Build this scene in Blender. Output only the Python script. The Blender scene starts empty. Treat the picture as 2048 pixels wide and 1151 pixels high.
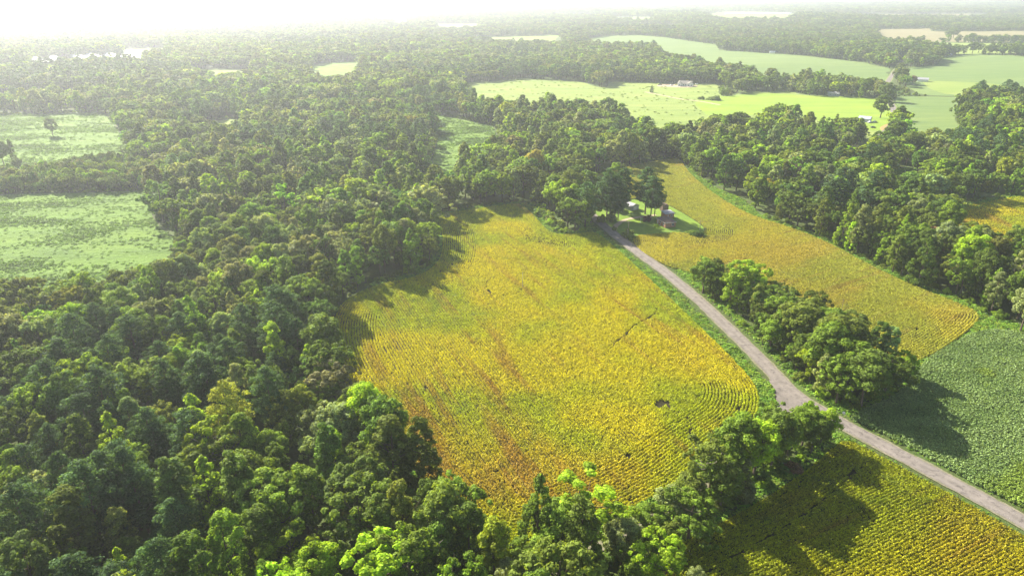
import bpy, math, random
import numpy as np
from mathutils import Vector, Matrix
from mathutils.geometry import delaunay_2d_cdt

# ------------------------------------------------------------------ camera, sky, sun, exposure
S = bpy.context.scene
COL = S.collection
CAM_H = 115.0
PITCH = math.radians(23.6)
FOC = 1365.0
cam_d = bpy.data.cameras.new("camera")
cam = bpy.data.objects.new("camera", cam_d)
COL.objects.link(cam)
cam.location = (0, 0, CAM_H)
cam.rotation_euler = (math.radians(90) - PITCH, 0, 0)
cam_d.sensor_width = 36.0
cam_d.lens = 36.0 * FOC / 2048.0
cam_d.clip_start = 0.5
cam_d.clip_end = 40000
S.camera = cam

SUN_EL = math.radians(33)
SUN_AZ = math.radians(-40)          # measured from +Y towards +X
world = bpy.data.worlds.new("World")
S.world = world
world.use_nodes = True
wn = world.node_tree.nodes
wl = world.node_tree.links
bg = wn["Background"]
sky = wn.new("ShaderNodeTexSky")
sky.sky_type = 'NISHITA'
sky.sun_disc = False
sky.sun_elevation = SUN_EL
sky.sun_rotation = SUN_AZ
sky.air_density = 1.0
sky.dust_density = 2.0
wl.new(sky.outputs[0], bg.inputs[0])
bg.inputs[1].default_value = 0.066

sd = bpy.data.lights.new("sun", 'SUN')
sd.energy = 5.0
sd.angle = math.radians(0.6)
sd.color = (1.0, 0.93, 0.81)
sun = bpy.data.objects.new("sun", sd)
COL.objects.link(sun)
sdir = Vector((math.sin(SUN_AZ) * math.cos(SUN_EL), math.cos(SUN_AZ) * math.cos(SUN_EL), math.sin(SUN_EL)))
sun.rotation_euler = sdir.to_track_quat('Z', 'Y').to_euler()
sun.location = (0, 0, 300)

S.view_settings.view_transform = 'Standard'
S.view_settings.look = 'None'
S.view_settings.exposure = 1.58
S.view_settings.gamma = 1.0
S.view_settings.use_curve_mapping = False
S.render.engine = 'CYCLES'
cy = S.cycles
cy.use_denoising = True
cy.max_bounces = 5
cy.diffuse_bounces = 2
cy.glossy_bounces = 1
cy.transmission_bounces = 3
cy.transparent_max_bounces = 6
cy.volume_bounces = 2
cy.use_adaptive_sampling = True
cy.adaptive_threshold = 0.008
cy.caustics_reflective = False
cy.caustics_refractive = False

# ------------------------------------------------------------------ maths helpers
RNG = np.random.default_rng(7)
sP, cP = math.sin(PITCH), math.cos(PITCH)


def sstep(a, b, x):
    t = np.clip((x - a) / (b - a), 0, 1)
    return t * t * (3 - 2 * t)


def H(x, y):
    x = np.asarray(x, float); y = np.asarray(y, float)
    w = sstep(520, 1300, y) * (1 - 0.7 * sstep(2600, 5000, y))
    h = 4.5 * np.sin(x / 290 + 1.0) * np.cos(y / 330) + 4.0 * np.sin((x + 0.6 * y) / 430 + 2.0)
    hill = 9 * np.exp(-(((x - 390) / 170) ** 2 + ((y - 1180) / 150) ** 2))
    return w * h + w * hill


def G(px, py, zt=0.0):
    """ground point seen at a photo pixel (or the foot of a thing whose top, zt high, is seen there)"""
    u = (px - 1024.0) / FOC
    v = (py - 575.5) / FOC
    d = (u, cP - v * sP, -sP - v * cP)
    if d[2] > -1e-4:
        d = (u, d[1], -1e-4)
    t0 = (CAM_H - zt) / -d[2]
    if t0 * d[1] < 480:
        return (d[0] * t0, d[1] * t0)
    ts = np.arange(max(0, 400), t0 * 1.6 + 200, 4.0)
    z = CAM_H - zt + ts * d[2] - H(d[0] * ts, d[1] * ts)
    i = np.argmax(z <= 0)
    if z[i] > 0:
        i = len(ts) - 1
    if i > 0:
        a = z[i - 1] / (z[i - 1] - z[i] + 1e-9)
        t = ts[i - 1] + a * (ts[i] - ts[i - 1])
    else:
        t = ts[0]
    return (d[0] * t, d[1] * t)


def proj(x, y, z):
    """photo pixel of a world point, and its depth"""
    zc = y * cP - (z - CAM_H) * sP
    yc = y * sP + (z - CAM_H) * cP
    zc = np.maximum(zc, 1e-3)
    return 1024 + FOC * x / zc, 575.5 - FOC * yc / zc, zc


def gpoly(pts, smooth=2):
    P = np.array([G(*p) for p in pts], float)
    for _ in range(smooth):
        Q = np.roll(P, -1, axis=0)
        L = np.linalg.norm(Q - P, axis=1)[:, None]
        f = np.minimum(0.25, 12.0 / np.maximum(L, 1e-6))
        P = np.stack([P + (Q - P) * f, P + (Q - P) * (1 - f)], 1).reshape(-1, 2)
    return P


def inside(P, x, y):
    r = np.zeros(len(x), bool)
    b0, b1 = P.min(0), P.max(0)
    m = (x >= b0[0]) & (x <= b1[0]) & (y >= b0[1]) & (y <= b1[1])
    if not m.any():
        return r
    xs, ys = x[m], y[m]
    c = np.zeros(len(xs), bool)
    n = len(P)
    for i in range(n):
        x1, y1 = P[i]; x2, y2 = P[(i + 1) % n]
        if y1 == y2:
            continue
        k = ((y1 > ys) != (y2 > ys)) & (xs < (x2 - x1) * (ys - y1) / (y2 - y1) + x1)
        c ^= k
    r[m] = c
    return r


def dist_edge(P, x, y, closed=True, cap=60.0):
    cap = float(cap)
    d = np.full(len(x), cap)
    n = len(P)
    b0, b1 = P.min(0) - cap, P.max(0) + cap
    m = (x >= b0[0]) & (x <= b1[0]) & (y >= b0[1]) & (y <= b1[1])
    xs, ys = x[m], y[m]
    if len(xs) == 0:
        return d
    dm = np.full(len(xs), cap)
    for i in range(n if closed else n - 1):
        a = P[i]; b = P[(i + 1) % n]
        ab = b - a
        L2 = ab @ ab + 1e-9
        t = np.clip(((xs - a[0]) * ab[0] + (ys - a[1]) * ab[1]) / L2, 0, 1)
        dm = np.minimum(dm, np.hypot(xs - a[0] - t * ab[0], ys - a[1] - t * ab[1]))
    d[m] = dm
    return d


def _hash(ix, iy, s):
    h = (ix * 374761393 + iy * 668265263 + s * 1274126177) & 0xFFFFFFFF
    h = ((h ^ (h >> 13)) * 1274126177) & 0xFFFFFFFF
    return ((h ^ (h >> 16)) & 0xFFFF) / 65535.0


def vnoise(x, y, s=0):
    ix = np.floor(x).astype(np.int64); iy = np.floor(y).astype(np.int64)
    fx = x - ix; fy = y - iy
    fx = fx * fx * (3 - 2 * fx); fy = fy * fy * (3 - 2 * fy)
    a = _hash(ix, iy, s); b = _hash(ix + 1, iy, s); c = _hash(ix, iy + 1, s); d = _hash(ix + 1, iy + 1, s)
    return (a * (1 - fx) + b * fx) * (1 - fy) + (c * (1 - fx) + d * fx) * fy


def fbm(x, y, sc, s=0, o=3):
    r = 0; a = 0.5; t = 0
    for k in range(o):
        r = r + a * vnoise(x / sc + 13.7 * k, y / sc + 7.1 * k, s + k)
        t += a; a *= 0.5; sc *= 0.5
    return r / t


def spline(P, step=3.0):
    """open Catmull-Rom through P, resampled"""
    P = np.array(P, float)
    Q = np.vstack([2 * P[0] - P[1], P, 2 * P[-1] - P[-2]])
    out = []
    for i in range(1, len(Q) - 2):
        n = max(2, int(np.linalg.norm(Q[i + 1] - Q[i]) / step))
        for k in range(n):
            t = k / n
            out.append(0.5 * ((2 * Q[i]) + (-Q[i - 1] + Q[i + 1]) * t + (2 * Q[i - 1] - 5 * Q[i] + 4 * Q[i + 1] - Q[i + 2]) * t * t
                              + (-Q[i - 1] + 3 * Q[i] - 3 * Q[i + 1] + Q[i + 2]) * t ** 3))
    out.append(P[-1])
    return np.array(out)


# ------------------------------------------------------------------ object helpers
def new_mesh(name, V, F, mats=(), midx=None):
    me = bpy.data.meshes.new(name)
    me.from_pydata([tuple(v) for v in V], [], [tuple(f) for f in F])
    for m in mats:
        me.materials.append(m)
    if midx is not None:
        me.polygons.foreach_set("material_index", midx)
    me.update()
    return me


def link(name, data, parent=None, col=None):
    o = bpy.data.objects.new(name, data)
    (col or COL).objects.link(o)
    if parent is not None:
        o.parent = parent
    return o


def tag(o, label=None, cat=None, group=None, kind=None):
    if label: o['label'] = label
    if cat: o['category'] = cat
    if group: o['group'] = group
    if kind: o['kind'] = kind
    return o


def structure(name, V, F, mat):
    o = link(name, new_mesh(name, V, F, [mat]))
    o['kind'] = 'structure'
    return o


class MB:
    """collects boxes, prisms, tubes into one mesh"""
    def __init__(s):
        s.V = []; s.F = []
    def add(s, V, F):
        n = len(s.V); s.V += [tuple(v) for v in V]; s.F += [tuple(i + n for i in f) for f in F]
        return s
    def box(s, x0, x1, y0, y1, z0, z1):
        return s.add([(x0, y0, z0), (x1, y0, z0), (x1, y1, z0), (x0, y1, z0), (x0, y0, z1), (x1, y0, z1), (x1, y1, z1), (x0, y1, z1)],
                     [(0, 3, 2, 1), (4, 5, 6, 7), (0, 1, 5, 4), (1, 2, 6, 5), (2, 3, 7, 6), (3, 0, 4, 7)])
    def prism(s, prof, y0, y1):
        """profile in x,z extruded along y"""
        n = len(prof)
        V = [(x, y0, z) for x, z in prof] + [(x, y1, z) for x, z in prof]
        F = [tuple(range(n)), tuple(range(2 * n - 1, n - 1, -1))]
        F += [(i, i + n, (i + 1) % n + n, (i + 1) % n) for i in range(n)]
        return s.add(V, F)
    def tube(s, pts, rad, n=7):
        pts = [Vector(p) for p in pts]
        V = []; F = []
        for i, p in enumerate(pts):
            d = (pts[min(i + 1, len(pts) - 1)] - pts[max(i - 1, 0)]).normalized()
            a = d.orthogonal().normalized() if abs(d.z) < 0.99 else Vector((1, 0, 0))
            if i and abs(pa.dot(d)) < 0.95:
                a = (pa - d * pa.dot(d)).normalized()
            pa = a
            b = d.cross(a)
            for k in range(n):
                t = 2 * math.pi * k / n
                V.append(p + (a * math.cos(t) + b * math.sin(t)) * rad[i])
        for i in range(len(pts) - 1):
            for k in range(n):
                F.append((i * n + k, i * n + (k + 1) % n, (i + 1) * n + (k + 1) % n, (i + 1) * n + k))
        F.append(tuple(range(n - 1, -1, -1)))
        F.append(tuple(range((len(pts) - 1) * n, len(pts) * n)))
        return s.add(V, F)
    def mesh(s, name, mat):
        return new_mesh(name, s.V, s.F, [mat])
    def obj(s, name, mat, parent=None):
        return link(name, s.mesh(name, mat), parent)


def empty(name, loc, rz=0.0, label=None, cat=None, group=None):
    e = bpy.data.objects.new(name, None)
    COL.objects.link(e)
    e.empty_display_size = 1.0
    e.location = loc
    e.rotation_euler = (0, 0, rz)
    return tag(e, label, cat, group)


# ------------------------------------------------------------------ materials
def mat(name):
    m = bpy.data.materials.new(name)
    m.use_nodes = True
    n = m.node_tree.nodes
    return m, n, m.node_tree.links, n["Principled BSDF"]


def ramp(n, stops, interp='LINEAR'):
    r = n.new("ShaderNodeValToRGB")
    r.color_ramp.interpolation = interp
    e = r.color_ramp.elements
    while len(e) > 1:
        e.remove(e[-1])
    e[0].position = stops[0][0]; e[0].color = (*stops[0][1], 1)
    for p, c in stops[1:]:
        k = e.new(p); k.color = (*c, 1)
    return r


def noise_node(n, l, scale, detail=4, rough=0.55, vec=None):
    t = n.new("ShaderNodeTexNoise")
    t.inputs["Scale"].default_value = scale
    t.inputs["Detail"].default_value = detail
    t.inputs["Roughness"].default_value = rough
    if vec is None:
        g = n.new("ShaderNodeNewGeometry")
        vec = g.outputs["Position"]
    l.new(vec, t.inputs["Vector"])
    return t


def mix_rgb(n, l, a, b, fac, mode='MIX'):
    m = n.new("ShaderNodeMix")
    m.data_type = 'RGBA'; m.blend_type = mode
    for s, v in ((6, a), (7, b)):
        if isinstance(v, tuple): m.inputs[s].default_value = (*v, 1)
        else: l.new(v, m.inputs[s])
    if isinstance(fac, (int, float)): m.inputs[0].default_value = fac
    else: l.new(fac, m.inputs[0])
    return m.outputs[2]


def ground_mat(name, c1, c2, c3, big=0.012, mid=0.09, fine=1.2, bump=0.35, bdist=0.6, rough=0.95, stretch=None):
    """soft patchwork of three colours at two scales, with fine relief"""
    m, n, l, b = mat(name)
    vec = None
    if stretch:
        g = n.new("ShaderNodeNewGeometry")
        mp = n.new("ShaderNodeMapping")
        mp.inputs["Rotation"].default_value = (0, 0, stretch[0])
        mp.inputs["Scale"].default_value = (stretch[1], 1, 1)
        l.new(g.outputs["Position"], mp.inputs["Vector"])
        vec = mp.outputs["Vector"]
    t1 = noise_node(n, l, big, 5, 0.6, vec); t2 = noise_node(n, l, mid, 6, 0.65, vec); t3 = noise_node(n, l, fine, 5, 0.7)
    r1 = n.new("ShaderNodeMapRange"); r1.inputs["From Min"].default_value = 0.36; r1.inputs["From Max"].default_value = 0.64
    l.new(t1.outputs["Fac"], r1.inputs["Value"])
    r2 = n.new("ShaderNodeMapRange"); r2.inputs["From Min"].default_value = 0.38; r2.inputs["From Max"].default_value = 0.66
    l.new(t2.outputs["Fac"], r2.inputs["Value"])
    a = mix_rgb(n, l, c1, c2, r1.outputs[0])
    c = mix_rgb(n, l, a, c3, r2.outputs[0])
    r3 = n.new("ShaderNodeMapRange"); r3.inputs["To Min"].default_value = 0.6; r3.inputs["To Max"].default_value = 1.35
    l.new(t3.outputs["Fac"], r3.inputs["Value"])
    vm = n.new("ShaderNodeVectorMath"); vm.operation = 'SCALE'
    l.new(c, vm.inputs[0]); l.new(r3.outputs[0], vm.inputs["Scale"])
    l.new(vm.outputs[0], b.inputs["Base Color"])
    b.inputs["Roughness"].default_value = rough
    b.inputs["Specular IOR Level"].default_value = 0.15
    bp = n.new("ShaderNodeBump"); bp.inputs["Strength"].default_value = bump; bp.inputs["Distance"].default_value = bdist
    ad = n.new("ShaderNodeMath"); ad.operation = 'MULTIPLY_ADD'
    l.new(t2.outputs["Fac"], ad.inputs[0]); ad.inputs[1].default_value = 3.0; l.new(t3.outputs["Fac"], ad.inputs[2])
    l.new(ad.outputs[0], bp.inputs["Height"])
    l.new(bp.outputs[0], b.inputs["Normal"])
    return m


def leaf_mat(name, trans=0.45, gloss=0.7, spec=0.13):
    """leaves: colour comes from the 'tint' every plant carries, varied leaf clump by leaf clump"""
    m, n, l, b = mat(name)
    at = n.new("ShaderNodeAttribute"); at.attribute_type = 'INSTANCER'; at.attribute_name = "tint"
    cv = n.new("ShaderNodeAttribute"); cv.attribute_type = 'GEOMETRY'; cv.attribute_name = "cv"
    sc = n.new("ShaderNodeVectorMath"); sc.operation = 'SCALE'
    l.new(at.outputs["Color"], sc.inputs[0]); l.new(cv.outputs["Fac"], sc.inputs["Scale"])
    l.new(sc.outputs[0], b.inputs["Base Color"])
    b.inputs["Roughness"].default_value = gloss
    b.inputs["Specular IOR Level"].default_value = spec
    tr = n.new("ShaderNodeBsdfTranslucent")
    warm = mix_rgb(n, l, sc.outputs[0], (1.35, 1.25, 0.45), 1.0, 'MULTIPLY')
    l.new(warm, tr.inputs["Color"])
    mx = n.new("ShaderNodeMixShader"); mx.inputs[0].default_value = trans
    l.new(b.outputs[0], mx.inputs[1]); l.new(tr.outputs[0], mx.inputs[2])
    l.new(mx.outputs[0], n["Material Output"].inputs["Surface"])
    return m


def plain_mat(name, c, rough=0.7, var=0.15, scale=2.0, spec=0.3, metal=0.0, bump=0.0):
    m, n, l, b = mat(name)
    tc = n.new("ShaderNodeTexCoord")
    t = noise_node(n, l, scale, 5, 0.6, tc.outputs["Object"])
    lo = tuple(max(0, v * (1 - var)) for v in c); hi = tuple(v * (1 + var) for v in c)
    r = ramp(n, [(0.3, lo), (0.7, hi)])
    l.new(t.outputs["Fac"], r.inputs[0]); l.new(r.outputs[0], b.inputs["Base Color"])
    b.inputs["Roughness"].default_value = rough
    b.inputs["Specular IOR Level"].default_value = spec
    b.inputs["Metallic"].default_value = metal
    if bump:
        bp = n.new("ShaderNodeBump"); bp.inputs["Strength"].default_value = bump; bp.inputs["Distance"].default_value = 0.03
        l.new(t.outputs["Fac"], bp.inputs["Height"]); l.new(bp.outputs[0], b.inputs["Normal"])
    return m


M = {}
M['ground'] = ground_mat("rough_grass", (0.065, 0.105, 0.025), (0.10, 0.15, 0.035), (0.075, 0.085, 0.03), bump=0.5)
M['soy_soil'] = ground_mat("soil_under_crop", (0.026, 0.024, 0.008), (0.020, 0.022, 0.006), (0.034, 0.026, 0.010), bump=0.3)  # soil colour darkened to carry the deep shade between the plants
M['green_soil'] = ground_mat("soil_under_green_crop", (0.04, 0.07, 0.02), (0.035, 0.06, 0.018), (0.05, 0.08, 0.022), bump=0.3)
M['soy_field'] = ground_mat("yellowing_soybeans", (0.26, 0.25, 0.035), (0.30, 0.24, 0.05), (0.22, 0.25, 0.03), bump=0.5)
M['tan_field'] = ground_mat("tan_crop", (0.23, 0.20, 0.10), (0.26, 0.22, 0.11), (0.21, 0.19, 0.085), bump=0.3)
M['weed_field'] = ground_mat("weedy_meadow", (0.125, 0.225, 0.03), (0.16, 0.245, 0.034), (0.095, 0.17, 0.028), mid=0.06, fine=0.5, bump=0.9, bdist=1.0, stretch=(0.5, 0.4))
M['meadow'] = ground_mat("pale_meadow", (0.22, 0.29, 0.06), (0.26, 0.31, 0.075), (0.17, 0.24, 0.05), mid=0.05, bump=0.4, stretch=(-0.5, 0.3))
M['lawn'] = ground_mat("mown_lawn", (0.15, 0.25, 0.022), (0.19, 0.28, 0.025), (0.11, 0.19, 0.022), mid=0.1, bump=0.2)
M['lawn_bright'] = ground_mat("sunlit_meadow_grass", (0.22, 0.33, 0.03), (0.26, 0.34, 0.035), (0.17, 0.27, 0.03), mid=0.04, bump=0.2, stretch=(-0.5, 0.3))  # lawn colour lightened to carry the glow of backlit grass
M['crop_field'] = ground_mat("green_crop", (0.15, 0.22, 0.06), (0.19, 0.25, 0.065), (0.12, 0.185, 0.055), big=0.006, bump=0.3, stretch=(-0.9, 0.15))
M['sand'] = ground_mat("bare_tan_soil", (0.42, 0.33, 0.22), (0.50, 0.42, 0.30), (0.30, 0.24, 0.15), big=0.1, mid=0.4, bump=0.3)
M['orange_soil'] = ground_mat("orange_clay", (0.45, 0.24, 0.10), (0.50, 0.30, 0.14), (0.30, 0.25, 0.08), big=0.2, mid=0.6)
M['leaf'] = leaf_mat("leaves")
M['soy_leaf'] = leaf_mat("crop_leaves", trans=0.3, gloss=0.65, spec=0.2)
M['bark'] = plain_mat("bark", (0.13, 0.10, 0.075), 0.95, 0.3, 3.0, 0.1)
M['pale_bark'] = plain_mat("pale_bark", (0.32, 0.28, 0.22), 0.9, 0.3, 3.0, 0.1)

# ------------------------------------------------------------------ terrain
def grid_lines():
    ys = list(np.arange(-700, 2600, 25.0)) + list(np.arange(2600, 6000, 100.0)) + list(np.arange(6000, 14001, 400.0))
    xs = list(np.arange(-12000, -3000, 600.0)) + list(np.arange(-3000, 3000, 30.0)) + list(np.arange(3000, 12001, 600.0))
    return np.array(xs), np.array(ys)


xs, ys = grid_lines()
XX, YY = np.meshgrid(xs, ys)
ZZ = H(XX, YY)
nx, ny = len(xs), len(ys)
V = np.stack([XX.ravel(), YY.ravel(), ZZ.ravel()], 1)
idx = np.arange(nx * ny).reshape(ny, nx)
F = np.stack([idx[:-1, :-1].ravel(), idx[:-1, 1:].ravel(), idx[1:, 1:].ravel(), idx[1:, :-1].ravel()], 1)
ground = structure("ground", V.tolist(), F.tolist(), M['ground'])
for p in ground.data.polygons:
    p.use_smooth = True


def sheet(name, P, m, off=0.10, step=24.0):
    """a field or patch draped on the terrain"""
    b0, b1 = P.min(0), P.max(0)
    pts = [tuple(p) for p in P]
    n = len(pts)
    if b1[1] > 500:
        st = step if b1[1] < 2600 else step * 4
        gx, gy = np.meshgrid(np.arange(b0[0], b1[0], st), np.arange(b0[1], b1[1], st))
        gx = gx.ravel() + 0.37; gy = gy.ravel() + 0.21
        k = inside(P, gx, gy)
        k &= dist_edge(P, gx, gy) > st * 0.3
        pts += list(zip(gx[k], gy[k]))
        ep = []
    vs, es, fs, *_ = delaunay_2d_cdt([Vector(p) for p in pts], [(i, (i + 1) % n) for i in range(n)], [list(range(n))], 1, 1e-4)
    A = np.array([tuple(v) for v in vs])
    z = H(A[:, 0], A[:, 1]) + off
    V = np.column_stack([A, z])
    F = []
    for f in fs:
        a, b, c = [A[i] for i in f[:3]]
        if (b[0] - a[0]) * (c[1] - a[1]) - (b[1] - a[1]) * (c[0] - a[0]) < 0:
            f = f[::-1]
        F.append(tuple(f))
    o = structure(name, V.tolist(), F, m)
    for p in o.data.polygons:
        p.use_smooth = True
    return o


# ------------------------------------------------------------------ fields (outlines; a third number = height of the tree top that hides the edge)
FIELD = {}
FIELD['main'] = [(872, 436), (915, 424), (965, 417), (1020, 409), (1042, 409), (1062, 425), (1085, 452), (1103, 468), (1135, 472), (1185, 464),
                 (1205, 474), (1240, 504), (1290, 550), (1345, 602), (1400, 655), (1450, 703), (1488, 742), (1512, 772), (1521, 800), (1517, 830), (1498, 858),
                 (1455, 888), (1405, 925), (1350, 972), (1290, 1005), (1225, 1040), (1110, 1085), (1010, 1115), (955, 1085), (880, 1010), (800, 900), (722, 820), (682, 755), (662, 696), (664, 640),
                 (690, 598), (757, 570), (830, 556), (865, 538), (882, 515), (886, 480), (880, 452)]
FIELD['upper'] = [(1160, 368), (1185, 352), (1235, 340), (1300, 325), (1358, 315), (1372, 338), (1388, 356), (1424, 386), (1470, 415), (1512, 436), (1572, 453),
                  (1645, 481), (1702, 511), (1778, 551), (1845, 580), (1920, 609), (1955, 626), (1960, 642), (1930, 668), (1885, 700), (1842, 722), (1790, 742), (1735, 720),
                  (1680, 680), (1620, 640), (1560, 612), (1500, 588), (1440, 566), (1396, 553), (1365, 541), (1334, 534), (1280, 503), (1262, 480),
                  (1275, 471), (1330, 468), (1352, 465), (1393, 471), (1417, 459), (1365, 425), (1314, 399), (1256, 398), (1190, 405), (1172, 398)]
FIELD['green'] = [(1846, 724), (1895, 694), (1964, 657), (2050, 668), (2500, 720), (3200, 900), (3200, 1600), (2600, 1330), (2300, 1160), (2048, 1015), (2000, 993), (1930, 957), (1870, 922),
                  (1800, 885), (1745, 858), (1700, 838), (1712, 825), (1780, 800), (1830, 760)]
FIELD['corner'] = [(1690, 876), (1760, 912), (1850, 962), (1950, 1017), (2048, 1072), (2300, 1215), (3100, 1800), (2600, 2300), (1250, 2300), (1270, 1350), (1300, 1200), (1315, 1130),
                   (1350, 1092), (1430, 1052), (1510, 1010), (1600, 950), (1655, 905)]
FIELD['east'] = [(1868, 436), (1905, 420), (1970, 405), (2048, 392), (2400, 370), (2600, 640), (2350, 620), (2110, 580), (2048, 556), (2010, 536), (1960, 520), (1920, 498), (1885, 465)]
FIELD['weed_lower'] = [(-500, 400), (0, 391), (60, 387), (150, 386), (250, 384), (300, 379), (306, 392), (300, 425), (315, 450), (340, 472), (372, 492),
                       (330, 505, 8), (250, 545, 7), (180, 565, 7), (100, 572, 7), (0, 575, 7), (-500, 620, 7)]
FIELD['weed_upper'] = [(-500, 236), (0, 229), (100, 229), (205, 223), (222, 240), (240, 270), (256, 305), (240, 312, 6), (180, 304, 8), (112, 318, 8), (112, 345), (30, 352), (0, 356), (-500, 380)]
FIELD['strip'] = [(-300, 189), (0, 188), (100, 187), (190, 184), (196, 190, 5), (120, 194, 5), (0, 201, 5), (-300, 204, 5)]
FIELD['mid1'] = [(371, 147), (390, 139), (440, 138), (500, 139), (512, 147, 15), (440, 151, 15)]
FIELD['mid2'] = [(612, 152), (628, 129), (680, 124), (720, 122), (716, 150, 15), (690, 156, 15), (640, 155, 15)]
FIELD['mid3'] = [(408, 250), (430, 241), (470, 238), (484, 246), (478, 258, 8), (440, 262, 8), (415, 258, 6)]
FIELD['hollow'] = [(838, 224), (870, 228), (930, 241), (990, 251), (992, 262, 17), (935, 286, 17), (895, 315, 17), (884, 345, 15), (835, 350, 8), (862, 322), (874, 295), (876, 272), (862, 248)]
FIELD['meadow'] = [(915, 172), (930, 165), (1000, 163), (1050, 156), (1068, 158), (1110, 160), (1165, 164), (1195, 175), (1215, 176), (1218, 163), (1271, 165), (1320, 167), (1370, 168), (1432, 166), (1438, 176),
                   (1436, 189), (1470, 196), (1472, 186), (1520, 183), (1584, 182), (1600, 190), (1654, 192), (1700, 193), (1752, 196), (1775, 207), (1783, 222), (1783, 240), (1768, 262), (1730, 272, 4),
                   (1700, 240, 10), (1650, 238, 16), (1612, 224, 18), (1581, 206, 18), (1557, 202, 18), (1520, 222, 18), (1480, 212, 18), (1440, 222, 18), (1407, 232, 18), (1350, 238, 18), (1309, 258, 18),
                   (1285, 228, 18), (1250, 206, 18), (1184, 199, 18), (1142, 190, 18), (1111, 199, 18), (1027, 199, 18), (975, 192, 18), (940, 180, 18)]
FIELD['east_meadow'] = [(1793, 193), (1850, 193), (1938, 195), (1925, 206), (1912, 225), (1909, 243), (1930, 258), (1910, 272, 12), (1850, 272, 12), (1808, 268, 4), (1798, 250), (1800, 222), (1791, 206)]
FIELD['big_east'] = [(1796, 142), (1830, 134), (1875, 131), (1888, 112), (1960, 108), (2048, 112), (2500, 120), (2500, 200), (2120, 190, 12), (2048, 184, 12), (1990, 182, 8), (1930, 183, 5), (1880, 184, 5), (1840, 180, 5), (1812, 172), (1806, 155)]
FIELD['pale_strip'] = [(1842, 161), (1900, 163), (1990, 167), (2010, 172), (1990, 179, 5), (1900, 182, 5), (1858, 178)]
FIELD['hill_field'] = [(1316, 99), (1365, 100), (1450, 101), (1591, 110), (1661, 118), (1720, 124), (1782, 138), (1770, 165), (1751, 178), (1730, 162, 16), (1696, 150, 16), (1626, 144, 16), (1557, 149, 16), (1511, 149, 16),
                       (1508, 132, 16), (1466, 131, 16), (1417, 121, 16), (1348, 110, 16), (1325, 108, 16)]
FIELD['ridge1'] = [(1172, 78), (1215, 72), (1271, 70), (1330, 75), (1378, 82), (1436, 90), (1440, 98, 8), (1365, 99, 8), (1250, 90, 12), (1172, 90, 10)]
FIELD['ridge2'] = [(932, 76), (1045, 73), (1118, 71), (1132, 84, 12), (1080, 80, 14), (1000, 80, 14)]
FIELD['tan1'] = [(1748, 59), (1860, 57), (1862, 63), (1925, 63), (2048, 62), (2400, 60), (2400, 74, 10), (2048, 74, 10), (1925, 84), (1862, 84), (1766, 78, 12)]
FIELD['tan2'] = [(1434, 72), (1448, 72), (1446, 78), (1436, 78)]
FIELD['green_far'] = [(1842, 84), (1935, 86), (2048, 88), (2400, 92), (2400, 104), (2048, 106), (1940, 100, 8), (1870, 98, 8)]
FIELD['coop_yard'] = [(60, 134), (74, 119), (200, 114), (285, 113), (300, 122), (285, 126, 8), (210, 128, 5), (140, 137, 5), (72, 140, 8)]
FIELD['far1'] = [(1395, 31), (1450, 23), (1580, 25), (1600, 31), (1580, 36, 14), (1440, 36, 14)]
FIELD['far2'] = [(1700, 29), (1830, 28), (1970, 27), (1975, 32, 12), (1830, 33, 12), (1720, 33, 12)]
FIELD['far3'] = [(1220, 35), (1310, 34), (1312, 38, 14), (1230, 38, 14)]
FIELD['far4'] = [(860, 48), (960, 47), (955, 53, 14), (880, 53, 14)]
FIELD['far5'] = [(240, 98), (330, 95), (330, 101, 14), (250, 103, 14)]

FMAT = dict(main='soy_soil', upper='soy_soil', green='green_soil', corner='soy_soil', east='soy_soil', weed_lower='weed_field', weed_upper='weed_field', strip='meadow',
            mid1='meadow', mid2='lawn', mid3='meadow', hollow='weed_field', meadow='meadow', east_meadow='crop_field', big_east='crop_field', pale_strip='meadow',
            hill_field='crop_field', ridge1='crop_field', ridge2='meadow', tan1='tan_field', tan2='tan_field', green_far='meadow', coop_yard='lawn', far1='meadow', far2='tan_field',
            far3='meadow', far4='meadow', far5='meadow')
FNAME = dict(main='field', upper='field')
FP = {}
for k, pts in FIELD.items():
    FP[k] = gpoly(pts, 2 if k in ('main', 'upper', 'green', 'corner', 'east', 'weed_lower', 'weed_upper', 'hollow', 'meadow') else 1)
    sheet('field', FP[k], M[FMAT[k]], off=0.14 if k == 'pale_strip' else 0.10)

# mown part of the meadow with backlit glow put into its colour, yard of the brick house, bare patches
PATCH = {}
PATCH['lawn_far'] = [(1385, 205), (1440, 193), (1540, 186), (1600, 191), (1700, 194), (1752, 197), (1772, 207), (1781, 222), (1780, 238), (1766, 261), (1740, 262), (1700, 247), (1640, 243), (1580, 220), (1500, 232), (1420, 236)]
PATCH['yard'] = [(1186, 440), (1176, 420), (1188, 404), (1256, 397), (1314, 398), (1365, 424), (1417, 458), (1393, 470), (1352, 464), (1330, 467), (1275, 470), (1262, 479), (1238, 470), (1212, 452)]
PATCH['pad'] = [(1312, 170), (1330, 167), (1358, 168), (1392, 170), (1398, 174), (1370, 176), (1330, 174), (1316, 174)]
PATCH['bank'] = [(1758, 257), (1766, 251), (1778, 247), (1781, 250), (1772, 256), (1764, 262)]
FPP = {}
for k, nm, mk, off in (('lawn_far', 'lawn', 'lawn_bright', 0.14), ('yard', 'lawn', 'lawn', 0.06), ('pad', 'bare_ground', 'sand', 0.18), ('bank', 'bare_ground', 'orange_soil', 0.18)):
    FPP[k] = gpoly(PATCH[k], 2)
    sheet(nm, FPP[k], M[mk], off=off)

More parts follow.
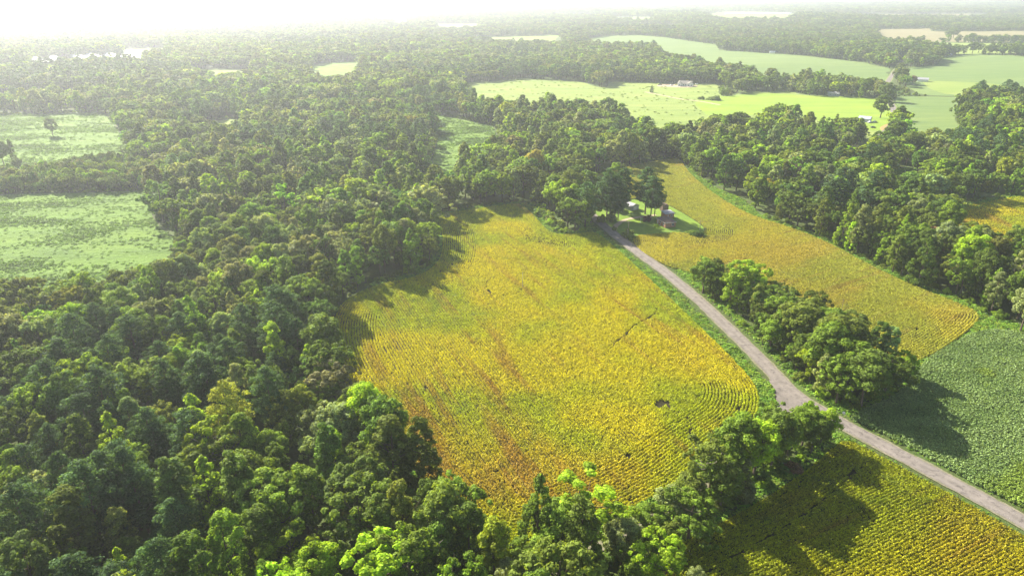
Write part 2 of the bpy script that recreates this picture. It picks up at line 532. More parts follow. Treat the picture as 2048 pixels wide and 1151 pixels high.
# ------------------------------------------------------------------ roads
def road_mat():
    m, n, l, b = mat("worn_asphalt")
    t1 = noise_node(n, l, 0.25, 6, 0.7); t2 = noise_node(n, l, 8.0, 4, 0.7)
    uv = n.new("ShaderNodeUVMap")
    sx = n.new("ShaderNodeSeparateXYZ"); l.new(uv.outputs[0], sx.inputs[0])
    # wheel tracks: two paler worn bands across the width
    w = n.new("ShaderNodeMath"); w.operation = 'MULTIPLY'; w.inputs[1].default_value = 4 * math.pi
    l.new(sx.outputs[0], w.inputs[0])
    c = n.new("ShaderNodeMath"); c.operation = 'COSINE'; l.new(w.outputs[0], c.inputs[0])
    r = ramp(n, [(0.32, (0.13, 0.115, 0.10)), (0.68, (0.23, 0.20, 0.175))])
    l.new(t1.outputs["Fac"], r.inputs[0])
    f = n.new("ShaderNodeMapRange"); f.inputs["From Min"].default_value = -1; f.inputs["From Max"].default_value = 1
    f.inputs["To Min"].default_value = 0.35; f.inputs["To Max"].default_value = 0.0
    l.new(c.outputs[0], f.inputs["Value"])
    col = mix_rgb(n, l, r.outputs[0], (0.27, 0.24, 0.21), f.outputs[0])
    r2 = ramp(n, [(0.25, (0.8, 0.8, 0.8)), (0.75, (1.15, 1.15, 1.15))]); l.new(t2.outputs["Fac"], r2.inputs[0])
    col = mix_rgb(n, l, col, r2.outputs[0], 1.0, 'MULTIPLY')
    # dark tar patches and cracks
    t3 = noise_node(n, l, 0.6, 5, 0.75)
    r3 = ramp(n, [(0.54, (1, 1, 1)), (0.60, (0.66, 0.66, 0.68)), (0.72, (0.62, 0.62, 0.64)), (0.74, (1.12, 1.08, 1.04))]); l.new(t3.outputs["Fac"], r3.inputs[0])
    col = mix_rgb(n, l, col, r3.outputs[0], 1.0, 'MULTIPLY')
    l.new(col, b.inputs["Base Color"]); b.inputs["Roughness"].default_value = 0.9
    b.inputs["Specular IOR Level"].default_value = 0.2
    return m


M['road'] = road_mat()
M['gravel'] = ground_mat("pale_gravel", (0.20, 0.18, 0.13), (0.25, 0.22, 0.16), (0.13, 0.14, 0.06), big=0.3, mid=0.9, fine=4.0, bump=0.3, bdist=0.05)


def strip(name, C, w, m, off, vary=0.0, seed=0):
    """a ribbon of road along the centre line C"""
    T = np.gradient(C, axis=0)
    T /= np.linalg.norm(T, axis=1)[:, None]
    N = np.column_stack([T[:, 1], -T[:, 0]])
    d = np.concatenate([[0], np.cumsum(np.linalg.norm(np.diff(C, axis=0), axis=1))])
    cols = [-1, -0.5, 0, 0.5, 1]
    V = []; UV = []
    for j, s in enumerate(cols):
        e = (vnoise(d / 3.0, d * 0 + 3.3 + s, seed) - 0.5) * vary if abs(s) == 1 else 0
        P = C + N * (w / 2 * s + np.sign(s) * e)[:, None] if not np.isscalar(e) else C + N * (w / 2 * s)
        V.append(np.column_stack([P, H(P[:, 0], P[:, 1]) + off]))
        UV.append(np.column_stack([np.full(len(C), (s + 1) / 2), d]))
    n = len(C); k = len(cols)
    Va = np.concatenate(V); Ua = np.concatenate(UV)
    F = []
    for j in range(k - 1):
        for i in range(n - 1):
            F.append((j * n + i, (j + 1) * n + i, (j + 1) * n + i + 1, j * n + i + 1))
    a, b, c = Va[F[0][0]], Va[F[0][1]], Va[F[0][2]]
    if np.cross(b - a, c - a)[2] < 0:
        F = [f[::-1] for f in F]
    o = structure(name, Va.tolist(), F, m)
    uvl = o.data.uv_layers.new(name="UVMap")
    li = np.empty(len(o.data.loops), int); o.data.loops.foreach_get("vertex_index", li)
    uvl.data.foreach_set("uv", Ua[li].ravel())
    return o


ROAD = spline([G(2700, 1430), G(2300, 1190), G(2048, 1044), G(1950, 990), G(1850, 936), G(1760, 888), G(1700, 856), G(1640, 822), G(1590, 789), G(1548, 748), G(1500, 698), G(1450, 650), G(1400, 603),
               G(1340, 552), G(1290, 515), G(1250, 485), G(1213, 456), G(1190, 436), G(1168, 418), G(1130, 398), G(1060, 372), G(980, 352)], 3.0)
ROADW = 4.9
FAR_ROAD = spline([G(1700, 330), G(1740, 290), G(1768, 267), G(1783, 251), G(1790, 238), G(1788, 222), G(1781, 206), G(1772, 193), G(1768, 178), G(1778, 160), G(1793, 139), G(1810, 118), G(1850, 100)], 6.0)
LANE = spline([G(1575, 815), G(1562, 842), G(1535, 868), G(1490, 905), G(1435, 950), G(1380, 985), G(1330, 1018), G(1260, 1060), G(1150, 1120), G(1000, 1200)], 3.0)
DRIVE = spline([G(1225, 468), G(1232, 452), G(1250, 440), G(1280, 434), G(1312, 430)], 2.0)
FARM_TRACK = spline([G(1290, 184), G(1320, 190), G(1360, 198), G(1400, 203), G(1440, 210)], 6.0)
strip("road_shoulder", ROAD, ROADW + 1.2, M['gravel'], 0.165, 0.8, 3)
strip("road", ROAD, ROADW, M['road'], 0.18, 0.25, 5)
strip("road_shoulder", FAR_ROAD, 8.5, M['meadow'], 0.165, 1.0, 3)
strip("road", FAR_ROAD, 6.5, M['road'], 0.25, 0.3, 7)
strip("lane", LANE, 3.0, M['gravel'], 0.155, 0.8, 11)
strip("driveway", DRIVE, 2.6, M['sand'], 0.12, 0.8, 13)
strip("farm_track", FARM_TRACK, 4.0, M['sand'], 0.16, 1.0, 17)
JUNC = gpoly([(1534, 752), (1551, 790), (1555, 820), (1553, 845), (1540, 866), (1556, 872), (1578, 858), (1600, 840), (1630, 829), (1660, 834), (1640, 822), (1600, 796), (1562, 762)], 1)
sheet("road_junction", JUNC, M['road'], off=0.172)

# ------------------------------------------------------------------ plant builders
def cards(pos, nrm, size, rng, aspect=1.0):
    """many leaf-sized quads, one per position"""
    n = len(pos)
    r = rng.normal(size=(n, 3))
    a = np.cross(nrm, r); a /= np.linalg.norm(a, axis=1)[:, None] + 1e-9
    b = np.cross(nrm, a)
    s = (size * rng.uniform(0.6, 1.35, n))[:, None]
    a = a * s * 0.5; b = b * s * 0.5 * aspect
    k = rng.uniform(0.5, 1.0, (n, 1))
    V = np.stack([pos - a - b * k, pos + a * 0.9 - b, pos + a + b * k, pos - a * 0.8 + b], 1).reshape(-1, 3)
    return V


def mesh_np(name, V, nq, mats, cv=None, extra=None):
    """mesh from quads (V = nq*4 verts), optionally with an extra part (verts, faces) using the second material"""
    me = bpy.data.meshes.new(name)
    F = np.arange(nq * 4).reshape(-1, 4)
    verts = V; nv = nq * 4
    loops = F.ravel(); tot = np.full(nq, 4); mi = np.zeros(nq, int)
    if extra is not None:
        eV, eF = extra
        verts = np.vstack([V, np.array(eV)])
        el = np.concatenate([np.array(f) + nv for f in eF])
        loops = np.concatenate([loops, el]); tot = np.concatenate([tot, [len(f) for f in eF]]); mi = np.concatenate([mi, np.ones(len(eF), int)])
        if cv is not None:
            cv = np.concatenate([cv, np.ones(len(eF))])
    me.vertices.add(len(verts)); me.vertices.foreach_set("co", verts.astype(np.float32).ravel())
    me.loops.add(len(loops)); me.loops.foreach_set("vertex_index", loops.astype(np.int32))
    me.polygons.add(len(tot))
    st = np.concatenate([[0], np.cumsum(tot)[:-1]])
    me.polygons.foreach_set("loop_start", st.astype(np.int32))
    me.update(calc_edges=True)
    for m in mats:
        me.materials.append(m)
    me.polygons.foreach_set("material_index", mi.astype(np.int32))
    if cv is not None:
        a = me.attributes.new("cv", 'FLOAT', 'FACE')
        a.data.foreach_set("value", cv.astype(np.float32))
    return me


def clump_cloud(cl, rad, nq, size, rng, centre, flat=0.95, up=0.35, shell=(0.58, 1.15)):
    """leaf cards on the outward, upward side of a set of clumps"""
    cl = np.array(cl); rad = np.array(rad)
    w = rad ** 2; w = w / w.sum()
    k = rng.choice(len(cl), nq * 2, p=w)
    d = rng.normal(size=(nq * 2, 3)); d /= np.linalg.norm(d, axis=1)[:, None]
    out = cl[k] - centre; out /= np.linalg.norm(out, axis=1)[:, None] + 1e-6
    keep = (d * (out * 0.8 + np.array([0, 0, up]))).sum(1) > rng.uniform(-0.75, 0.1, nq * 2)
    idx = np.nonzero(keep)[0][:nq]
    k = k[idx]; d = d[idx]
    r = rad[k][:, None] * rng.uniform(shell[0], shell[1], (len(k), 1))
    pos = cl[k] + d * r * np.array([1, 1, flat])
    nr = d + rng.normal(size=d.shape) * 0.42 + np.array([0, 0, 0.25])
    nr /= np.linalg.norm(nr, axis=1)[:, None]
    cvc = rng.uniform(0.72, 1.3, len(cl))
    cv = cvc[k] * rng.uniform(0.6, 1.5, len(k))
    return cards(pos, nr, size, rng), len(k), cv


def trunk_mb(h, r, rng, top, limbs=6, spread=0.5, lean=0.02):
    mb = MB()
    lx, ly = rng.normal(0, lean, 2) * h
    pts = [(0, 0, -0.3), (lx * 0.2, ly * 0.2, top * 0.3), (lx * 0.6, ly * 0.6, top * 0.65), (lx, ly, top)]
    mb.tube(pts, [r * 1.35, r, r * 0.75, r * 0.28], 6)
    for i in range(limbs):
        a = 2 * math.pi * (i + rng.uniform(-0.3, 0.3)) / limbs
        z0 = top * rng.uniform(0.35, 0.85)
        f = z0 / top
        ln = h * spread * rng.uniform(0.28, 0.5) * (1.25 - f * 0.6)
        p0 = Vector((lx * f, ly * f, z0))
        p1 = p0 + Vector((math.cos(a) * ln * 0.5, math.sin(a) * ln * 0.5, ln * 0.35))
        p2 = p0 + Vector((math.cos(a) * ln, math.sin(a) * ln, ln * 0.95))
        mb.tube([p0, p1, p2], [r * 0.42, r * 0.28, r * 0.09], 4)
    return mb


def broadleaf(kind, seed, nq, size, clumps=1.0):
    """returns leaf cards + trunk of a tree 1 unit-ish = metres; height about 20, crown radius about 5.5"""
    rng = np.random.default_rng(seed)
    cl = []; rad = []
    if kind == 'round':
        h, R, z0 = 18.0, 5.6, 3.5
        n = int(95 * clumps)
        for _ in range(n):
            d = rng.normal(size=3); d /= np.linalg.norm(d)
            f = rng.uniform(0.62, 1.0)
            zc = (h + z0) / 2 + 0.8; zr = (h - z0) / 2
            if d[2] < -0.2 and rng.random() < 0.4: d[2] *= -1
            s = 1.0 + 0.14 * math.sin(3 * math.atan2(d[1], d[0]) + seed)
            cl.append((d[0] * R * f * s * 0.86, d[1] * R * f * s * 0.86, zc + d[2] * zr * f * 0.86)); rad.append(rng.uniform(0.65, 1.35))
    elif kind == 'tall':
        h, R, z0 = 23.0, 4.6, 3.0
        n = int(95 * clumps)
        for _ in range(n):
            t = rng.beta(1.3, 1.1)
            z = z0 + (h - z0 - 1.0) * t
            rr = R * (math.sin(math.pi * min(1, 0.16 + 0.80 * t)) ** 0.65) * (1 + 0.18 * math.sin(seed + 5 * t))
            a = rng.uniform(0, 2 * math.pi); f = rng.uniform(0.55, 1) * 0.85
            cl.append((rr * f * math.cos(a), rr * f * math.sin(a), z)); rad.append(rng.uniform(0.6, 1.2))
    elif kind == 'cone':
        h, R, z0 = 17.0, 4.0, 1.2
        n = int(90 * clumps)
        for _ in range(n):
            t = rng.random() ** 1.25
            z = z0 + (h - z0 - 0.6) * t
            rr = R * (1 - t) ** 0.72 * (0.75 + 0.5 * min(1, t * 4))
            a = rng.uniform(0, 2 * math.pi); f = rng.uniform(0.6, 1) * 0.9
            cl.append((rr * f * math.cos(a), rr * f * math.sin(a), z)); rad.append(rng.uniform(0.45, 1.05) * (1.2 - 0.5 * t))
        cl.append((0, 0, h - 0.4)); rad.append(0.45)
    elif kind == 'spread':
        h, R, z0 = 17.0, 6.2, 4.0
        nb = 15 + seed % 3
        for b in range(nb):
            a = 2 * math.pi * b / nb + rng.uniform(-0.4, 0.4)
            rr = R * rng.uniform(0.35, 0.8) if b else 0.5
            bz = h - 2.2 - rng.uniform(0, 11.0) * (rng.random() ** 0.7) - (0.2 * rr)
            br = rng.uniform(1.7, 2.7)
            for _ in range(int(9 * clumps)):
                d = rng.normal(size=3); d /= np.linalg.norm(d)
                d[2] = abs(d[2]) * 1.2 - 0.45
                cl.append((rr * math.cos(a) + d[0] * br, rr * math.sin(a) + d[1] * br, bz + d[2] * br * 0.95)); rad.append(rng.uniform(0.45, 0.95))
    elif kind == 'airy':
        h, R, z0 = 19.0, 5.2, 6.0
        nb = 13
        for b in range(nb):
            a = rng.uniform(0, 2 * math.pi)
            t = rng.random()
            rr = R * rng.uniform(0.3, 0.95) * math.sin(math.pi * (0.25 + 0.6 * t))
            bz = z0 + (h - z0) * t
            for _ in range(int(4 * clumps)):
                d = rng.normal(size=3) * np.array([1.1, 1.1, 0.45])
                cl.append((rr * math.cos(a) + d[0], rr * math.sin(a) + d[1], bz + d[2])); rad.append(rng.uniform(0.5, 0.95))
    elif kind == 'bush':
        h, R, z0 = 4.0, 2.6, 0.0
        for _ in range(int(26 * clumps)):
            d = rng.normal(size=3); d /= np.linalg.norm(d); d[2] = abs(d[2])
            f = rng.uniform(0.35, 1)
            cl.append((d[0] * R * f * 0.85, d[1] * R * f * 0.85, 0.5 + d[2] * (h - 1.1) * f)); rad.append(rng.uniform(0.45, 0.9))
    V, k, cv = clump_cloud(cl, rad, nq, size, rng, np.array([0, 0, (h + z0) * 0.42]), up=0.3)
    if kind == 'bush':
        tb = trunk_mb(3.0, 0.10, rng, 2.2, 3, 0.5)
    elif kind in ('airy', 'spread'):
        tb = trunk_mb(h, 0.30, rng, h * 0.82, 9, 0.75, 0.03)
    else:
        tb = trunk_mb(h, 0.27, rng, h * 0.78, 6, 0.5)
    return V, k, cv, tb


def pine(seed, nq, size):
    rng = np.random.default_rng(seed)
    h = 24.0
    cl = []; rad = []
    nl = 19
    z0 = h * 0.30
    for i in range(nl):
        t = i / (nl - 1)
        z = z0 + (h - z0 - 0.8) * t
        rr = 5.6 * (1 - t) ** 0.5 * (0.55 + 0.75 * min(1, t * 3.5)) * rng.uniform(0.75, 1.15) + 0.4
        m = max(2, int(7 * (1 - 0.6 * t)))
        a0 = rng.uniform(0, 6.28)
        for j in range(m):
            a = a0 + 6.283 * j / m + rng.uniform(-0.35, 0.35)
            for f in (0.55, 0.95):
                q = f * rng.uniform(0.8, 1.1)
                cl.append((rr * q * math.cos(a), rr * q * math.sin(a), z + 0.5 * q + rng.uniform(-0.4, 0.4))); rad.append(rng.uniform(0.85, 1.45))
    cl.append((0, 0, h - 0.4)); rad.append(0.8)
    V, k, cv = clump_cloud(cl, rad, nq, size, rng, np.array([0, 0, h * 0.45]), flat=0.65, up=0.5)
    tb = trunk_mb(h, 0.26, rng, h * 0.95, 9, 0.35, 0.012)
    return V, k, cv, tb


def weed(seed, nq, size, R=0.8, h=0.8):
    rng = np.random.default_rng(seed)
    n = nq
    a = rng.uniform(0, 6.283, n); f = np.sqrt(rng.random(n))
    z = h * np.sqrt(np.clip(1 - f * f, 0, 1)) * rng.uniform(0.55, 1.1, n)
    pos = np.column_stack([R * f * np.cos(a), R * f * np.sin(a), z + 0.05])
    nr = np.column_stack([f * np.cos(a) * 0.9, f * np.sin(a) * 0.9, np.full(n, 0.8)]) + rng.normal(size=(n, 3)) * 0.5
    nr /= np.linalg.norm(nr, axis=1)[:, None]
    return cards(pos, nr, size, rng), n, rng.uniform(0.6, 1.4, n)


CROWN = {}
TRUNK = {}
def proto(key, data, bark='bark', lf='leaf'):
    V, k, cv, tb = data
    CROWN[key] = mesh_np('crown', V, k, [M[lf]], cv)
    TRUNK[key] = tb.mesh('trunk', M[bark])


NQ = 11000
for i in range(5):
    proto(('round', i), broadleaf('round', 11 + i, NQ, 0.36))
for i in range(4):
    proto(('tall', i), broadleaf('tall', 31 + i, NQ, 0.36))
    proto(('spread', i), broadleaf('spread', 51 + i, 9500, 0.35))
for i in range(2):
    proto(('cone', i), broadleaf('cone', 71 + i, 9000, 0.33))
    proto(('airy', i), broadleaf('airy', 91 + i, 5200, 0.33), bark='pale_bark' if i else 'bark')
    proto(('pine', i), pine(111 + i, 12000, 0.34))
    proto(('bush', i), broadleaf('bush', 131 + i, 2200, 0.30))


def hidden_collection(name, meshes):
    c = bpy.data.collections.new(name)
    for i, me in enumerate(meshes):
        o = bpy.data.objects.new(f"{name}_{i:02d}", me)
        c.objects.link(o)
    return c


def joined(data, lf='leaf', bark='bark'):
    V, k, cv, tb = data
    return mesh_np('tree', V, k, [M[lf], M[bark]], cv, (tb.V, tb.F))


KINDS = ['round', 'tall', 'spread', 'cone', 'airy', 'pine', 'bush']
mid_m = []; mid_key = {}
for kd, seeds, nq in (('round', 5, 2600), ('tall', 4, 2600), ('spread', 4, 2300), ('cone', 2, 2200), ('airy', 1, 1400), ('pine', 2, 2000), ('bush', 2, 500)):
    for s in range(seeds):
        d = pine(211 + s, nq, 0.72) if kd == 'pine' else broadleaf(kd, 201 + s * 7 + len(kd), nq, 0.72 if kd != 'bush' else 0.5)
        mid_key.setdefault(kd, []).append(len(mid_m))
        mid_m.append(joined(d))
far_m = []; far_key = {}
for kd, seeds, nq in (('round', 2, 620), ('tall', 2, 620), ('spread', 1, 560), ('cone', 1, 420), ('pine', 1, 420), ('bush', 1, 160)):
    for s in range(seeds):
        d = pine(311 + s, nq, 1.5) if kd == 'pine' else broadleaf(kd, 301 + s * 7 + len(kd), nq, 1.45 if kd != 'bush' else 0.8, 0.7)
        far_key.setdefault(kd, []).append(len(far_m))
        far_m.append(joined(d))
far_key['airy'] = far_key['round']
C_MID = hidden_collection('mid_tree', mid_m)
C_FAR = hidden_collection('far_tree', far_m)
near_m = []; near_key = {}
for (kd, i), me in CROWN.items():
    near_key.setdefault(kd, []).append(len(near_m))
    # crown and trunk of the near protos joined for the uncounted trees
    src = me
    nv = len(src.vertices); co = np.empty(nv * 3, np.float32); src.vertices.foreach_get("co", co)
    cv = np.empty(len(src.polygons), np.float32); src.attributes["cv"].data.foreach_get("value", cv)
    tm = TRUNK[(kd, i)]
    tv = np.array([v.co[:] for v in tm.vertices]); tf = [tuple(p.vertices) for p in tm.polygons]
    near_m.append(mesh_np('tree', co.reshape(-1, 3).astype(float), len(src.polygons), [M['leaf'], M['bark']], cv.astype(float), (tv, tf)))
C_NEAR = hidden_collection('near_tree', near_m)


def scatter_group(name, coll):
    g = bpy.data.node_groups.new(name, 'GeometryNodeTree')
    g.interface.new_socket("Geometry", in_out='INPUT', socket_type='NodeSocketGeometry')
    g.interface.new_socket("Geometry", in_out='OUTPUT', socket_type='NodeSocketGeometry')
    N = g.nodes; L = g.links
    gi = N.new('NodeGroupInput'); go = N.new('NodeGroupOutput')
    ci = N.new('GeometryNodeCollectionInfo'); ci.inputs[0].default_value = coll
    ci.inputs['Separate Children'].default_value = True; ci.inputs['Reset Children'].default_value = True
    ip = N.new('GeometryNodeInstanceOnPoints'); ip.inputs['Pick Instance'].default_value = True
    def at(nm, ty):
        a = N.new('GeometryNodeInputNamedAttribute'); a.data_type = ty; a.inputs['Name'].default_value = nm
        return a.outputs[0]
    L.new(gi.outputs[0], ip.inputs['Points']); L.new(ci.outputs[0], ip.inputs['Instance'])
    L.new(at('pid', 'INT'), ip.inputs['Instance Index'])
    L.new(at('rot', 'FLOAT_VECTOR'), ip.inputs['Rotation'])
    L.new(at('scl', 'FLOAT_VECTOR'), ip.inputs['Scale'])
    L.new(ip.outputs[0], go.inputs[0])
    return g


def scatter(name, coll, pos, pid, rot, scl, tint, label, cat):
    n = len(pos)
    me = bpy.data.meshes.new(name)
    me.vertices.add(n); me.vertices.foreach_set("co", np.asarray(pos, np.float32).ravel())
    def put(nm, ty, key, arr):
        a = me.attributes.new(nm, ty, 'POINT'); a.data.foreach_set(key, np.ascontiguousarray(arr).ravel())
    put('pid', 'INT', 'value', np.asarray(pid, np.int32))
    put('rot', 'FLOAT_VECTOR', 'vector', np.asarray(rot, np.float32))
    put('scl', 'FLOAT_VECTOR', 'vector', np.asarray(scl, np.float32))
    t4 = np.column_stack([tint, np.ones(n)]).astype(np.float32)
    put('tint', 'FLOAT_COLOR', 'color', t4)
    o = link(name, me)
    md = o.modifiers.new("scatter", 'NODES'); md.node_group = scatter_group(name + "_scatter", coll)
    return tag(o, label, cat, kind='stuff')


def rotz(n, tilt=0.0):
    r = np.zeros((n, 3)); r[:, 2] = RNG.uniform(0, 6.283, n)
    if tilt: r[:, :2] = RNG.normal(0, tilt, (n, 2))
    return r

# ------------------------------------------------------------------ where trees grow: everywhere that is not field, road or yard
ALLP = list(FP.values()) + [FPP['yard'], FPP['lawn_far'], JUNC]
VERGES = [gpoly(p, 0) for p in (
    [(1103, 466), (1185, 468), (1205, 484), (1275, 556), (1385, 660), (1470, 745), (1505, 790), (1508, 825), (1560, 830), (1556, 800), (1530, 750), (1400, 606), (1290, 520), (1190, 438), (1160, 440), (1165, 462)],
    [(1200, 440), (1213, 450), (1262, 476), (1286, 503), (1334, 533), (1374, 545), (1400, 568), (1392, 585), (1250, 495)],
    [(1545, 760), (1600, 790), (1700, 852), (1700, 880), (1650, 872), (1600, 862), (1560, 872), (1535, 850), (1540, 800)],
    [(1700, 838), (1745, 858), (1870, 922), (2048, 1015), (2300, 1160), (2300, 1200), (1850, 945), (1680, 846)],
    [(1678, 860), (1690, 876), (1760, 912), (2048, 1072), (2300, 1215), (2300, 1190), (1850, 940), (1700, 860)],
    [(1960, 628), (1985, 632), (2060, 655), (2060, 672), (1960, 660), (1880, 705), (1850, 728), (1835, 722), (1930, 668)],
    [(1372, 338), (1398, 352), (1440, 380), (1490, 400), (1520, 430), (1512, 438), (1470, 417), (1424, 388)],
    [(1770, 330), (1830, 332), (1850, 362, 8), (1790, 372, 8)],
)]


def clear_mask(x, y):
    """True where no tree may stand, and the distance to the nearest open ground"""
    c = np.zeros(len(x), bool); d = np.full(len(x), 60.0)
    for P in ALLP + VERGES:
        c |= inside(P, x, y)
    for P in ALLP:
        d = np.minimum(d, dist_edge(P, x, y, cap=30.0))
    for C, w in ((ROAD, 6.0), (FAR_ROAD, 8.0), (LANE, 2.4)):
        dd = dist_edge(C[::3], x, y, closed=False)
        c |= dd < w
        d = np.minimum(d, dd)
    return c, d


SMALL = [(gpoly(p, 0), s) for p, s in (
    ([(-400, 400), (-400, 310), (0, 300), (120, 300), (180, 295), (262, 305), (310, 360), (306, 385), (150, 390), (0, 396)], 0.52),
    ([(-400, 760), (-400, 575), (0, 575), (180, 568), (300, 530), (372, 492), (400, 540), (330, 590), (180, 620), (0, 650)], 0.50),
    ([(1280, 196), (1280, 166), (1345, 172), (1440, 170), (1475, 188), (1436, 194)], 0.34),
    ([(1782, 206), (1785, 172), (1850, 178), (1990, 180), (1990, 204)], 0.30),
    ([(1044, 405), (1070, 405), (1130, 455), (1165, 466), (1105, 478), (1060, 430)], 0.30),
    ([(1360, 568), (1375, 535), (1440, 552), (1560, 620), (1680, 700), (1760, 775), (1745, 830), (1700, 828), (1640, 794), (1560, 735), (1480, 665)], 0.58),
    ([(1780, 830), (1790, 745), (1850, 720), (1852, 750), (1800, 812)], 0.55),
    ([(1190, 1040), (1300, 1000), (1370, 965), (1420, 1090), (1310, 1300), (1180, 1300)], 0.5),
    ([(1500, 862), (1600, 866), (1700, 866), (1700, 905), (1640, 930), (1560, 1000), (1430, 1065), (1370, 1030), (1440, 925)], 0.6),
    ([(860, 50), (2100, 50), (2100, 96), (860, 96)], 0.8),
)]

# named palette: (base colour, words)
PAL = [((0.125, 0.188, 0.026), 'dark green'), ((0.178, 0.275, 0.028), 'leaf green'), ((0.265, 0.390, 0.022), 'bright yellow-green'),
       ((0.250, 0.305, 0.110), 'silvery green'), ((0.175, 0.225, 0.034), 'olive green'), ((0.125, 0.215, 0.038), 'blue-green')]
PALC = np.array([p[0] for p in PAL])


def jitter_grid(x0, x1, y0, y1, s, seed, jit=0.42):
    r = np.random.default_rng(seed)
    gx, gy = np.meshgrid(np.arange(x0, x1, s), np.arange(y0, y1, s * 0.866))
    gx = gx + (np.arange(gx.shape[0]) % 2)[:, None] * s / 2
    gx = gx.ravel() + r.uniform(-jit, jit, gx.size) * s; gy = gy.ravel() + r.uniform(-jit, jit, gy.size) * s
    return gx, gy


def frustum(x, y, pad=25.0):
    return np.abs(x) < 0.80 * (y + 40) + pad


def tree_attrs(x, y, seed):
    """kind, palette index, tint, scale for every tree, from slow noise so that stands of a kind form"""
    r = np.random.default_rng(seed)
    n = len(x)
    u = r.random(n) * 0.55 + fbm(x, y, 55, 5) * 0.75 - 0.15
    kind = np.full(n, 'round', dtype='<U8')
    kind[u > 0.36] = 'spread'; kind[u > 0.58] = 'tall'; kind[(u > 0.70) & (u < 0.78)] = 'cone'
    kind[r.random(n) < 0.035] = 'airy'
    pn = fbm(x, y, 90, 40)
    kind[(pn > 0.66) & (r.random(n) < 0.6)] = 'pine'
    v = np.clip(r.random(n) * 0.95 + fbm(x, y, 40, 15) * 0.5 - 0.2, 0, 1)
    pal = np.zeros(n, int)
    pal[v > 0.30] = 4; pal[v > 0.42] = 1; pal[v > 0.66] = 5; pal[v > 0.74] = 2; pal[v > 0.87] = 3
    pal[kind == 'pine'] = 5
    m = (kind == 'pine'); 
    tint = PALC[pal] * r.uniform(0.82, 1.22, (n, 1)) * (1 + r.normal(0, 0.06, (n, 3)))
    tint[m] = np.array([0.075, 0.140, 0.050]) * r.uniform(0.85, 1.2, (m.sum(), 1))
    odd = r.random(n)
    k = odd < 0.004
    tint[k] = (0.30, 0.34, 0.05)
    sc = 1.0 * r.uniform(0.80, 1.28, n) * (0.86 + 0.32 * fbm(x, y, 120, 25))
    k2 = r.random(n) < 0.10
    sc[k2] *= 0.7
    sc[kind == 'tall'] *= 0.86; sc[kind == 'pine'] *= 0.84; sc[kind == 'cone'] *= 1.1
    sc *= 0.93
    return kind, pal, tint, sc


def apply_small(x, y, kind, tint, sc):
    for P, s in SMALL:
        m = inside(P, x, y)
        sc[m] *= s
        if s < 0.4:
            kind[m] = 'bush'; sc[m] *= 3.0
    return kind, tint, sc


def pid_of(kind, keymap, seed):
    r = np.random.default_rng(seed)
    out = np.zeros(len(kind), int)
    for k in set(kind):
        m = kind == k
        out[m] = r.choice(keymap[k], m.sum())
    return out


